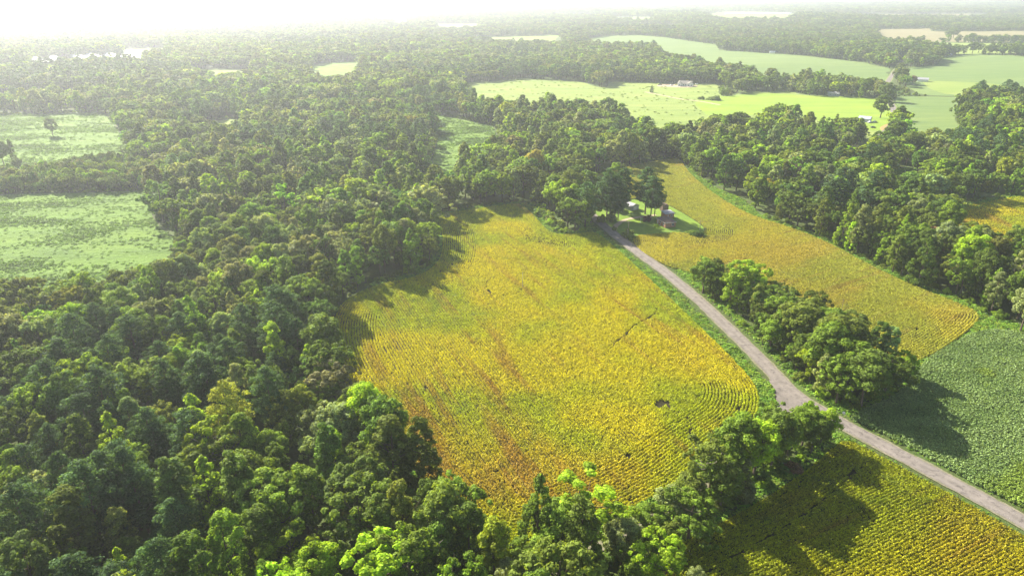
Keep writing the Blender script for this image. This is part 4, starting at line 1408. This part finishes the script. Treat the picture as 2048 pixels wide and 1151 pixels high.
for key, sp, sd in (('weed_lower', 1.9, 63), ('weed_upper', 2.6, 65), ('hollow', 2.6, 67), ('meadow', 4.5, 69)):
    P = FP[key]
    x, y = jitter_grid(P[:, 0].min(), P[:, 0].max(), P[:, 1].min(), P[:, 1].max(), sp, sd, 0.5)
    m = frustum(x, y, 8); x, y = x[m], y[m]
    m = inside(P, x, y); x, y = x[m], y[m]
    nn_ = fbm(x * 0.5, y, 16, sd, 3)
    m = RNG.random(len(x)) < sstep(0.35, 0.62, nn_) * 0.9 + 0.15
    if key == 'meadow':
        m &= ~inside(FPP['lawn_far'], x, y) & (RNG.random(len(x)) < 0.10)
    x, y, nn_ = x[m], y[m], nn_[m]; n = len(x)
    wx.append(x); wy.append(y)
    ws.append(RNG.uniform(0.6, 1.3, n) * min(1.5, sp / 2.0) * (0.45 + nn_ * 0.8))
    dk = sstep(0.55, 0.75, nn_)
    base = np.array([[0.16, 0.28, 0.045]]) if key != 'meadow' else np.array([[0.24, 0.33, 0.07]])
    wt.append(lerp(np.repeat(base, n, 0), np.repeat(np.array([[0.12, 0.21, 0.042]]), n, 0), dk) * RNG.uniform(0.8, 1.25, (n, 1)))
x = np.concatenate(wx); y = np.concatenate(wy); s = np.concatenate(ws); t = np.vstack(wt); n = len(x)
scatter('weeds', C_WEED, np.column_stack([x, y, H(x, y) + 0.08]), RNG.integers(0, 4, n), rotz(n, 0.1), np.column_stack([s * 1.15, s * 1.15, s * 0.7]), t,
        'tall weeds on the road verges and in the rough meadows', 'weeds')
print('CROP', tot, 'WEEDS', n)

# ------------------------------------------------------------------ buildings, vehicles, poles, signs
M['brick'] = plain_mat("red_brown_brick", (0.42, 0.22, 0.14), 0.9, 0.25, 6.0, 0.1)
M['shingle'] = plain_mat("grey_brown_shingles", (0.17, 0.12, 0.10), 0.9, 0.3, 5.0, 0.1, bump=0.3)
M['white_paint'] = plain_mat("white_siding", (0.78, 0.77, 0.74), 0.6, 0.05, 3.0)
M['tin'] = plain_mat("pale_metal_roof", (0.36, 0.36, 0.38), 0.75, 0.12, 1.5, 0.2)
M['tin_blue'] = plain_mat("blue_grey_metal_roof", (0.42, 0.47, 0.56), 0.35, 0.10, 1.5, 0.5)
M['tin_white'] = plain_mat("white_metal_roof", (0.62, 0.63, 0.65), 0.35, 0.06, 0.4, 0.5)
M['rust'] = plain_mat("rusty_tin", (0.30, 0.14, 0.08), 0.8, 0.35, 1.5, 0.2)
M['tan_roof'] = plain_mat("tan_shingles", (0.36, 0.32, 0.27), 0.85, 0.15, 3.0)
M['grey_wall'] = plain_mat("grey_siding", (0.40, 0.42, 0.44), 0.7, 0.08, 3.0)
M['dark_wood'] = plain_mat("weathered_boards", (0.13, 0.09, 0.07), 0.9, 0.3, 4.0)
M['pole_wood'] = plain_mat("weathered_pole", (0.27, 0.23, 0.19), 0.9, 0.25, 4.0)
M['pole_pale'] = plain_mat("bleached_wood", (0.45, 0.42, 0.38), 0.9, 0.2, 4.0)
M['glass'] = plain_mat("dark_window_glass", (0.03, 0.035, 0.04), 0.1, 0.1, 1.0, 0.6)
M['door'] = plain_mat("painted_door", (0.50, 0.46, 0.40), 0.6, 0.1, 2.0)
M['concrete'] = plain_mat("concrete", (0.42, 0.40, 0.37), 0.9, 0.12, 2.0)
M['car_white'] = plain_mat("white_car_paint", (0.72, 0.73, 0.74), 0.25, 0.03, 1.0, 0.6)
M['car_silver'] = plain_mat("silver_car_paint", (0.42, 0.44, 0.47), 0.3, 0.03, 1.0, 0.6, 0.3)
M['car_dark'] = plain_mat("dark_car_paint", (0.04, 0.045, 0.055), 0.25, 0.05, 1.0, 0.6)
M['rubber'] = plain_mat("tyre_rubber", (0.02, 0.02, 0.02), 0.9, 0.2, 3.0)
M['lamp_glass'] = plain_mat("headlight_glass", (0.6, 0.6, 0.58), 0.15, 0.05, 1.0, 0.6)
M['sign_red'] = plain_mat("sign_red", (0.55, 0.03, 0.03), 0.5, 0.05, 3.0)
M['sign_white'] = plain_mat("sign_white", (0.80, 0.80, 0.80), 0.5, 0.03, 3.0)
M['steel'] = plain_mat("galvanised_steel", (0.40, 0.41, 0.42), 0.5, 0.1, 3.0, 0.5, 0.5)


def walls(e, w, l, h, m, gable=0.0, t=0.2, axis='y'):
    """four walls round an inside, gable ends where the ridge runs along y"""
    mb = MB()
    mb.box(-w / 2, -w / 2 + t, -l / 2, l / 2, -0.4, h).box(w / 2 - t, w / 2, -l / 2, l / 2, -0.4, h)
    for y0, y1 in ((-l / 2, -l / 2 + t), (l / 2 - t, l / 2)):
        if gable:
            mb.prism([(-w / 2 + t, -0.4), (w / 2 - t, -0.4), (w / 2 - t, h), (0, h + gable), (-w / 2 + t, h)], y0, y1)
        else:
            mb.box(-w / 2 + t, w / 2 - t, y0, y1, -0.4, h)
    return mb.obj('wall', m, e)


def gable_roof(e, w, l, h, rise, m, over=0.5, th=0.18, name='roof'):
    mb = MB()
    s = rise / (w / 2)
    wo = w / 2 + over
    z0 = h - over * s + 0.04
    mb.prism([(-wo, z0), (0, h + rise + 0.04), (wo, z0), (wo, z0 + th), (0, h + rise + 0.04 + th), (-wo, z0 + th)], -l / 2 - over, l / 2 + over)
    return mb.obj(name, m, e)


def hip_roof(e, w, l, h, rise, m, over=0.35):
    a, b = w / 2 + over, l / 2 + over
    r = max(0.05, b - a)
    V = [(-a, -b, h), (a, -b, h), (a, b, h), (-a, b, h), (0, -r, h + rise), (0, r, h + rise), (-a, -b, h - 0.18), (a, -b, h - 0.18), (a, b, h - 0.18), (-a, b, h - 0.18)]
    V = [(x, y, z + 0.05) for x, y, z in V]
    F = [(0, 1, 4), (1, 2, 5, 4), (2, 3, 5), (3, 0, 4, 5), (6, 7, 1, 0), (7, 8, 2, 1), (8, 9, 3, 2), (9, 6, 0, 3), (9, 8, 7, 6)]
    return MB().add(V, F).obj('roof', m, e)


def window(e, side, w, l, pos, z=1.0, ww=1.1, hh=1.1, mf='white_paint'):
    """side: '-y','+y','-x','+x'; frame proud of the wall with a pane inside"""
    f = MB(); p = MB()
    b = 0.09
    def put(mb, a0, a1, z0, z1, d0, d1):
        if side[1] == 'y':
            s = -1 if side[0] == '-' else 1
            y0, y1 = sorted((s * (l / 2 + d0), s * (l / 2 + d1)))
            mb.box(a0, a1, y0, y1, z0, z1)
        else:
            s = -1 if side[0] == '-' else 1
            x0, x1 = sorted((s * (w / 2 + d0), s * (w / 2 + d1)))
            mb.box(x0, x1, a0, a1, z0, z1)
    put(f, pos - ww / 2 - b, pos - ww / 2, z - b, z + hh + b, 0.002, 0.07)
    put(f, pos + ww / 2, pos + ww / 2 + b, z - b, z + hh + b, 0.002, 0.07)
    put(f, pos - ww / 2, pos + ww / 2, z - b, z, 0.002, 0.07)
    put(f, pos - ww / 2, pos + ww / 2, z + hh, z + hh + b, 0.002, 0.07)
    put(f, pos - 0.03, pos + 0.03, z, z + hh, 0.03, 0.06)
    put(p, pos - ww / 2, pos + ww / 2, z, z + hh, 0.003, 0.025)
    fo = f.obj('window', M[mf], e)
    p.obj('pane', M['glass'], fo)


def door(e, side, w, l, pos, ww=0.95, hh=2.05, m='door'):
    d = MB(); k = MB()
    s = -1 if side[0] == '-' else 1
    if side[1] == 'y':
        y0, y1 = sorted((s * (l / 2 + 0.002), s * (l / 2 + 0.05)))
        d.box(pos - ww / 2, pos + ww / 2, y0, y1, 0, hh)
        y0, y1 = sorted((s * (l / 2 + 0.05), s * (l / 2 + 0.11)))
        k.box(pos + ww / 2 - 0.15, pos + ww / 2 - 0.07, y0, y1, 0.95, 1.03)
    else:
        x0, x1 = sorted((s * (w / 2 + 0.002), s * (w / 2 + 0.05)))
        d.box(x0, x1, pos - ww / 2, pos + ww / 2, 0, hh)
        x0, x1 = sorted((s * (w / 2 + 0.05), s * (w / 2 + 0.11)))
        k.box(x0, x1, pos + ww / 2 - 0.15, pos + ww / 2 - 0.07, 0.95, 1.03)
    do = d.obj('door', M[m], e)
    k.obj('handle', M['steel'], do)


def at_px(px, py):
    x, y = G(px, py)
    return (x, y, float(H(x, y)) + 0.1)


def corner_place(pxa, ang, w, l):
    """centre of a building whose near-left corner stands at pixel pxa"""
    x, y = G(*pxa)
    u = (math.cos(ang), math.sin(ang)); v = (-math.sin(ang), math.cos(ang))
    cx = x + u[0] * w / 2 + v[0] * l / 2; cy_ = y + u[1] * w / 2 + v[1] * l / 2
    return (cx, cy_, float(H(cx, cy_)) + 0.1)


# brick house in the yard
A20 = math.radians(17)
e = empty('brick_house', corner_place((1330, 456), A20, 6.2, 9.5), A20, 'small brick house with grey-brown hipped roof beside the tall pines', 'house')
walls(e, 6.2, 9.5, 2.7, M['brick']); hip_roof(e, 6.2, 9.5, 2.75, 1.5, M['shingle'])
for p_ in (-2.8, 0.6): window(e, '-x', 6.2, 9.5, p_, 1.0, 1.2, 1.1)
window(e, '-y', 6.2, 9.5, 1.4, 1.0, 1.1, 1.1)
door(e, '-x', 6.2, 9.5, 3.2, m='white_paint')
MB().box(-3.50, -3.46, -5.12, 5.12, 2.62, 2.78).box(3.46, 3.50, -5.12, 5.12, 2.62, 2.78).box(-3.46, 3.46, -5.16, -5.12, 2.62, 2.78).obj('fascia', M['white_paint'], e)
MB().box(0.6, 1.2, 1.0, 1.6, 3.2, 5.0).box(0.55, 1.25, 0.95, 1.65, 5.0, 5.12).obj('chimney', M['brick'], e)
MB().box(-3.1, -3.9, -0.4, 0.4, -0.2, 0.16).obj('step', M['concrete'], e)
e = empty('outbuilding', corner_place((1330, 437.5), A20, 5.4, 4.6), A20, 'brick outbuilding with flat pale metal roof behind the brick house', 'shed')
walls(e, 5.4, 4.6, 2.6, M['brick'])
MB().add([(-3.0, -2.7, 2.55), (3.0, -2.7, 2.55), (3.0, 2.7, 3.0), (-3.0, 2.7, 3.0), (-3.0, -2.7, 2.7), (3.0, -2.7, 2.7), (3.0, 2.7, 3.15), (-3.0, 2.7, 3.15)],
         [(0, 3, 2, 1), (4, 5, 6, 7), (0, 1, 5, 4), (1, 2, 6, 5), (2, 3, 7, 6), (3, 0, 4, 7)]).obj('roof', M['tin'], e)
door(e, '-y', 5.4, 4.6, -1.2); window(e, '-y', 5.4, 4.6, 1.2, 1.0, 0.9, 0.9)
e = empty('shed', corner_place((1325, 423), A20, 3.6, 3.6), A20, 'dark boxy wooden shed farthest back behind the brick house', 'shed')
walls(e, 3.6, 3.6, 3.2, M['dark_wood'], 0.0); gable_roof(e, 3.6, 3.6, 3.2, 0.7, M['shingle'], 0.25)
door(e, '-y', 3.6, 3.6, 0, 1.2, 2.2, 'dark_wood')
e = empty('metal_roofed_shed', corner_place((1262, 422), math.radians(35), 6.0, 7.0), math.radians(35), 'low shed with blue-grey metal roof glimpsed between the pines', 'shed')
walls(e, 6.0, 7.0, 2.4, M['grey_wall'], 1.2); gable_roof(e, 6.0, 7.0, 2.4, 1.2, M['tin'], 0.5)
door(e, '-y', 6.0, 7.0, 0, 2.4, 2.1, 'white_paint'); window(e, '-x', 6.0, 7.0, 0)

# white farmhouse on the far meadow
fa = math.radians(-12)
e = empty('farmhouse', (*at_px(1371, 172)[:2], at_px(1371, 172)[2]), fa, 'white farmhouse with two front gables and tan roof on the far meadow', 'house')
b = walls(e, 9.0, 16.0, 3.6, M['white_paint'], 2.9); r = gable_roof(e, 9.0, 16.0, 3.6, 2.9, M['tan_roof'], 0.5)
for o in (b, r): o.rotation_euler = (0, 0, math.pi / 2)
def wing(cx, w, l, h, rise, nm):
    mb = MB(); y0 = -4.5 - l
    mb.box(cx - w / 2, cx - w / 2 + 0.2, y0, -4.502, -0.4, h).box(cx + w / 2 - 0.2, cx + w / 2, y0, -4.502, -0.4, h)
    mb.prism([(cx - w / 2 + 0.2, -0.4), (cx + w / 2 - 0.2, -0.4), (cx + w / 2 - 0.2, h), (cx, h + rise), (cx - w / 2 + 0.2, h)], y0, y0 + 0.2)
    mb.obj('wing', M['white_paint'], e)
    q = MB(); s_ = rise / (w / 2); wo = w / 2 + 0.4
    z0 = h - 0.4 * s_ + 0.04
    q.prism([(cx - wo, z0), (cx, h + rise + 0.04), (cx + wo, z0), (cx + wo, z0 + 0.16), (cx, h + rise + 0.2), (cx - wo, z0 + 0.16)], y0 - 0.4, -2.2)
    q.obj('wing_roof', M['tan_roof'], e)
wing(-8.2, 4.6, 2.5, 4.2, 3.2, 'left'); wing(5.5, 8.0, 3.0, 3.4, 2.6, 'right')
for cx, y0 in ((-8.2, -7.0), (3.8, -7.5), (7.2, -7.5), (-3.0, -4.5), (-0.5, -4.5)):
    f = MB().box(cx - 0.65, cx + 0.65, y0 - 0.06, y0 - 0.002, 0.9, 2.5).obj('window', M['white_paint'], e)
    MB().box(cx - 0.55, cx + 0.55, y0 - 0.075, y0 - 0.062, 1.0, 2.4).obj('pane', M['glass'], f)
MB().box(-5.6, -4.6, -4.56, -4.502, 0, 2.1).obj('door', M['door'], e)
MB().box(1.2, 2.2, 0.8, 1.8, 5.0, 7.6).obj('chimney', M['brick'], e)


def car(loc, rz, paint, label, truck=False):
    e = empty('parked_truck' if truck else 'parked_car', loc, rz, label, 'truck' if truck else 'car')
    if truck:
        prof = [(-2.75, 0.45), (2.7, 0.45), (2.75, 0.95), (2.6, 1.12), (1.35, 1.18), (0.75, 1.80), (-0.65, 1.82), (-0.85, 1.15), (-2.7, 1.12)]
    else:
        prof = [(-2.25, 0.40), (2.2, 0.40), (2.28, 0.72), (2.1, 0.92), (1.05, 1.02), (0.35, 1.48), (-1.2, 1.50), (-1.95, 1.05), (-2.25, 0.98)]
    w = 0.95 if truck else 0.88
    mb = MB(); n = len(prof)
    inset = [(x, (-w + (0.16 if z > 1.3 else 0.0)), z) for x, z in prof] + [(x, (w - (0.16 if z > 1.3 else 0.0)), z) for x, z in prof]
    mb.add(inset, [tuple(range(n)), tuple(range(2 * n - 1, n - 1, -1))] + [(i, i + n, (i + 1) % n + n, (i + 1) % n) for i in range(n)])
    body = mb.obj('body', paint, e)
    g = MB()
    xs_ = (0.62, -0.5) if truck else (0.25, -1.25)
    zb, zt = (1.24, 1.74) if truck else (1.06, 1.42)
    for s in (-1, 1):
        g.add([(xs_[0] + 0.45, s * (w - 0.03), zb), (xs_[1] - 0.15, s * (w - 0.03), zb), (xs_[1], s * (w - 0.145), zt), (xs_[0], s * (w - 0.145), zt),
               (xs_[0] + 0.45, s * (w + 0.01), zb), (xs_[1] - 0.15, s * (w + 0.01), zb), (xs_[1], s * (w - 0.12), zt), (xs_[0], s * (w - 0.12), zt)],
              [(0, 1, 2, 3), (4, 5, 6, 7), (0, 1, 5, 4), (1, 2, 6, 5), (2, 3, 7, 6), (3, 0, 4, 7)])
    g.obj('side_window', M['glass'], e)
    xa, xb = ((1.33, 0.80) if truck else (1.02, 0.40))
    z1, z2 = ((1.22, 1.76) if truck else (1.06, 1.44))
    MB().add([(xa + 0.02, -w + 0.12, z1), (xa + 0.02, w - 0.12, z1), (xb + 0.02, w - 0.22, z2), (xb + 0.02, -w + 0.22, z2)], [(0, 1, 2, 3)]).obj('windscreen', M['glass'], e)
    wm = None
    for sx in ((1.75, -1.75) if truck else (1.4, -1.35)):
        for s in (-1, 1):
            r_ = 0.40 if truck else 0.33
            mbw = MB().tube([(sx, s * (w - 0.2), r_), (sx, s * (w + 0.02), r_)], [r_, r_], 14)
            wo = mbw.obj('wheel', M['rubber'], e)
            MB().tube([(sx, s * (w + 0.021), r_), (sx, s * (w + 0.04), r_)], [r_ * 0.55, r_ * 0.5], 10).obj('hubcap', M['steel'], wo)
    fx = prof[2][0]
    for s in (-1, 1):
        MB().box(fx - 0.02, fx + 0.04, s * 0.7 - 0.15, s * 0.7 + 0.15, 0.68, 0.84).obj('headlight', M['lamp_glass'], e)
    return e


car(at_px(1739, 246), 0.5, M['car_white'], 'white pickup truck parked left of the pair below the lone oak', True)
car(at_px(1750, 245), 0.5, M['car_silver'], 'silver car parked right of the white truck below the lone oak')
car(at_px(1746, 256), 0.1, M['car_dark'], 'dark car parked alone on the grass below the white truck')
car(at_px(1343, 171.5), 0.3, M['car_white'], 'white car parked on bare soil left of the white farmhouse')
car(at_px(1320, 170.5), 0.0, M['car_dark'], 'dark truck on bare soil far left of the white farmhouse', True)

e = empty('barn', at_px(1729, 243), 0.9, 'barn with pale blue metal roof left of the parked white truck', 'barn')
walls(e, 8.0, 10.0, 3.0, M['grey_wall'], 1.8); gable_roof(e, 8.0, 10.0, 3.0, 1.8, M['tin_blue'], 0.5); door(e, '-y', 8.0, 10.0, 0, 3.0, 2.6, 'white_paint'); window(e, '-x', 8.0, 10.0, 2)
e = empty('barn', at_px(1690, 250), 0.3, 'rusty-roofed barn with a white end among the trees', 'barn')
walls(e, 6.0, 9.0, 3.0, M['white_paint'], 1.6); gable_roof(e, 6.0, 9.0, 3.0, 1.6, M['rust'], 0.5); door(e, '-y', 6.0, 9.0, 0, 2.2, 2.4, 'dark_wood')
e = empty('ranch_house', at_px(1666, 191.5), 1.35, 'long low house with pale grey metal roof beside the bright far lawn', 'house')
walls(e, 8.0, 12.5, 2.8, M['grey_wall'], 1.7); gable_roof(e, 8.0, 12.5, 2.8, 1.7, M['tin'], 0.6)
for p_ in (-4.2, -1.8, 4.0): window(e, '-x', 8.0, 12.5, p_)
for p_ in (-2.2, 2.2): window(e, '-y', 8.0, 12.5, p_)
door(e, '-x', 8.0, 12.5, 1.4)
# propane tank by the farmhouse
e = empty('gas_tank', at_px(1393, 170), 0.2, 'white gas tank on legs standing right of the white farmhouse', 'tank')
MB().tube([(-2.0, 0, 1.1), (-1.75, 0, 1.1), (1.75, 0, 1.1), (2.0, 0, 1.1)], [0.35, 0.75, 0.75, 0.35], 14).obj('tank', M['white_paint'], e)
for s in (-1.2, 1.2): MB().box(s - 0.1, s + 0.1, -0.45, 0.45, -0.1, 0.5).obj('leg', M['concrete'], e)

# long poultry sheds in the mist at the left
x1_, y1_ = G(94, 133)
sang = math.atan2(-82, -95)
for i, (px, py) in enumerate([(96, 133), (137, 131), (176, 123.5), (212, 124), (252, 123), (293, 123)]):
    x, y = G(px, py)
    L_ = 118.0
    dx, dy = -82 / 125.5, 95 / 125.5
    cx_, cy_ = x + dx * L_ / 2, y + dy * L_ / 2
    e = empty('poultry_shed', (cx_, cy_, float(H(cx_, cy_)) + 0.3), math.atan2(dy, dx) - math.pi / 2,
              ['leftmost of the long white-roofed poultry sheds in the mist', 'second from the left of the long poultry sheds in the mist', 'third from the left of the long poultry sheds in the mist', 'fourth from the left of the long poultry sheds in the mist',
               'fifth from the left of the long poultry sheds in the mist', 'rightmost of the long poultry sheds in the mist'][i], 'shed', 'poultry sheds')
    walls(e, 15.0, L_, 3.2, M['white_paint'], 3.6); gable_roof(e, 15.0, L_, 3.2, 3.6, M['tin_white'], 0.8)
    door(e, '-y', 15.0, L_, 0, 3.5, 2.9, 'grey_wall')
NTH6 = ['leftmost', 'second from the left', 'third from the left', 'fourth from the left', 'fifth from the left', 'rightmost']
for i, px in enumerate((1462, 1480, 1500, 1520, 1545, 1570)):
    x, y = G(px, 29)
    e = empty('long_shed', (x, y, float(H(x, y)) + 0.3), math.radians(80 + 3 * i), NTH6[i] + ' of the white sheds in the hazy clearing near the skyline', 'shed', 'far white sheds')
    walls(e, 16.0, 60.0, 4.0, M['white_paint'], 4.0); gable_roof(e, 16.0, 60.0, 4.0, 4.0, M['tin_white'], 0.8)
for (px, py, w, l, a, rf, lab) in ((1834, 104, 8, 12, 1.2, 'tin_white', 'tiny white-roofed house among dark trees left of the eastern field'),
                                   (1891, 110, 9, 20, 1.3, 'tin', 'pale metal-roofed barn at the upper corner of the eastern field'),
                                   (1837, 125, 8, 12, 0.6, 'tin_white', 'small white house half hidden by trees near the far road'),
                                   (1987, 82, 12, 26, 1.4, 'tin_white', 'white-roofed barn beside the tan field on the skyline'),
                                   (1544, 107, 7, 10, 1.3, 'tin_white', 'tiny white hut at the wood edge above the pale hill field'),
                                   (1845, 163, 9, 13, 1.1, 'tin', 'grey-roofed house behind the reddish tree by the far road')):
    e = empty('farm_building', at_px(px, py), a, lab, 'building')
    walls(e, w, l, 3.0, M['white_paint'], w * 0.22); gable_roof(e, w, l, 3.0, w * 0.22, M[rf], 0.5)
    window(e, '-y', w, l, -1.5); door(e, '-y', w, l, 1.2)


def pole(px, py, h, label, arm=True, m='pole_wood', r=0.16, rz=0.4, name='utility_pole', cat='pole'):
    e = empty(name, at_px(px, py), rz, label, cat)
    MB().tube([(0, 0, -0.3), (0, 0, h * 0.5), (0.02, 0, h)], [r, r * 0.85, r * 0.65], 8).obj('post', M[m], e)
    if arm:
        MB().box(-1.3, 1.3, -r - 0.1, -r + 0.02, h - 0.75, h - 0.60).obj('crossarm', M[m], e)
        for s in (-1.15, 0.55, 1.15):
            MB().tube([(s, -r - 0.04, h - 0.60), (s, -r - 0.04, h - 0.42), (s, -r - 0.04, h - 0.36)], [0.05, 0.08, 0.03], 6).obj('insulator', M['glass'], e)
    return e


pole(1255, 479, 10.0, 'wooden utility pole with crossarm on the right bank of the road')
pole(1399, 464, 6.5, 'short utility pole at the corner of the house yard', rz=0.0)
pole(1261, 506, 4.8, 'thin post on the right verge just below the utility pole', False, 'pole_pale', 0.09, name='marker_post', cat='post')
pole(1045, 574, 6.8, 'bleached bare post standing alone in the large yellow field', False, 'pole_pale', 0.13, name='bare_post', cat='post')
pole(1682, 624, 5.6, 'thin brown post in a dark gap of the yellow field right of the road', False, 'pole_wood', 0.10, name='bare_post', cat='post')
pole(1361, 170, 10.0, 'thin dark pole rising behind the white farmhouse gable', False, 'dark_wood', 0.14)
pole(1281, 446, 3.2, 'slim white post on the lawn left of the red shrub', False, 'white_paint', 0.07, name='white_post', cat='post')

# stop sign opposite the lane
e = empty('stop_sign', at_px(1684.5, 839), 2.35, 'red stop sign on a steel post by the road, in the shade of the hedge', 'sign')
MB().box(-0.03, 0.03, 0.005, 0.05, -0.3, 2.7).obj('post', M['steel'], e)
o8 = [(0.42 * math.cos(math.pi / 8 + k * math.pi / 4), 2.35 + 0.42 * math.sin(math.pi / 8 + k * math.pi / 4)) for k in range(8)]
i8 = [(x * 0.92, 2.35 + (z - 2.35) * 0.92) for x, z in o8]
MB().prism(o8, -0.012, 0.0).obj('rim', M['sign_white'], e)
face = MB().prism(i8, -0.020, -0.0125).obj('sign_face', M['sign_red'], e)
tc = bpy.data.curves.new('stop_text', 'FONT'); tc.body = 'STOP'; tc.size = 0.30; tc.extrude = 0.003; tc.align_x = 'CENTER'; tc.align_y = 'CENTER'
to = bpy.data.objects.new('stop_text', tc); COL.objects.link(to)
tm = bpy.data.meshes.new_from_object(to.evaluated_get(bpy.context.evaluated_depsgraph_get()))
bpy.data.objects.remove(to); bpy.data.curves.remove(tc)
tm.materials.clear(); tm.materials.append(M['sign_white'])
lo = link('lettering', tm, face); lo.rotation_euler = (math.pi / 2, 0, 0); lo.location = (0, -0.024, 2.35)

# ------------------------------------------------------------------ haze
hb = MB().box(-12500, 12500, -900, 14200, -14, 122)
hz = hb.obj('haze', None)
hz.data.materials.clear()
hm = bpy.data.materials.new("haze"); hm.use_nodes = True
hn = hm.node_tree.nodes; hn.clear()
ho = hn.new("ShaderNodeOutputMaterial"); hv = hn.new("ShaderNodeVolumePrincipled")
hv.inputs["Color"].default_value = (0.88, 0.93, 1.0, 1)
hv.inputs["Density"].default_value = 0.00017
hv.inputs["Anisotropy"].default_value = 0.53
hm.node_tree.links.new(hv.outputs[0], ho.inputs["Volume"])
hz.data.materials.append(hm)
hz['kind'] = 'stuff'
tag(hz, 'thin morning haze lying over the whole landscape', 'haze')
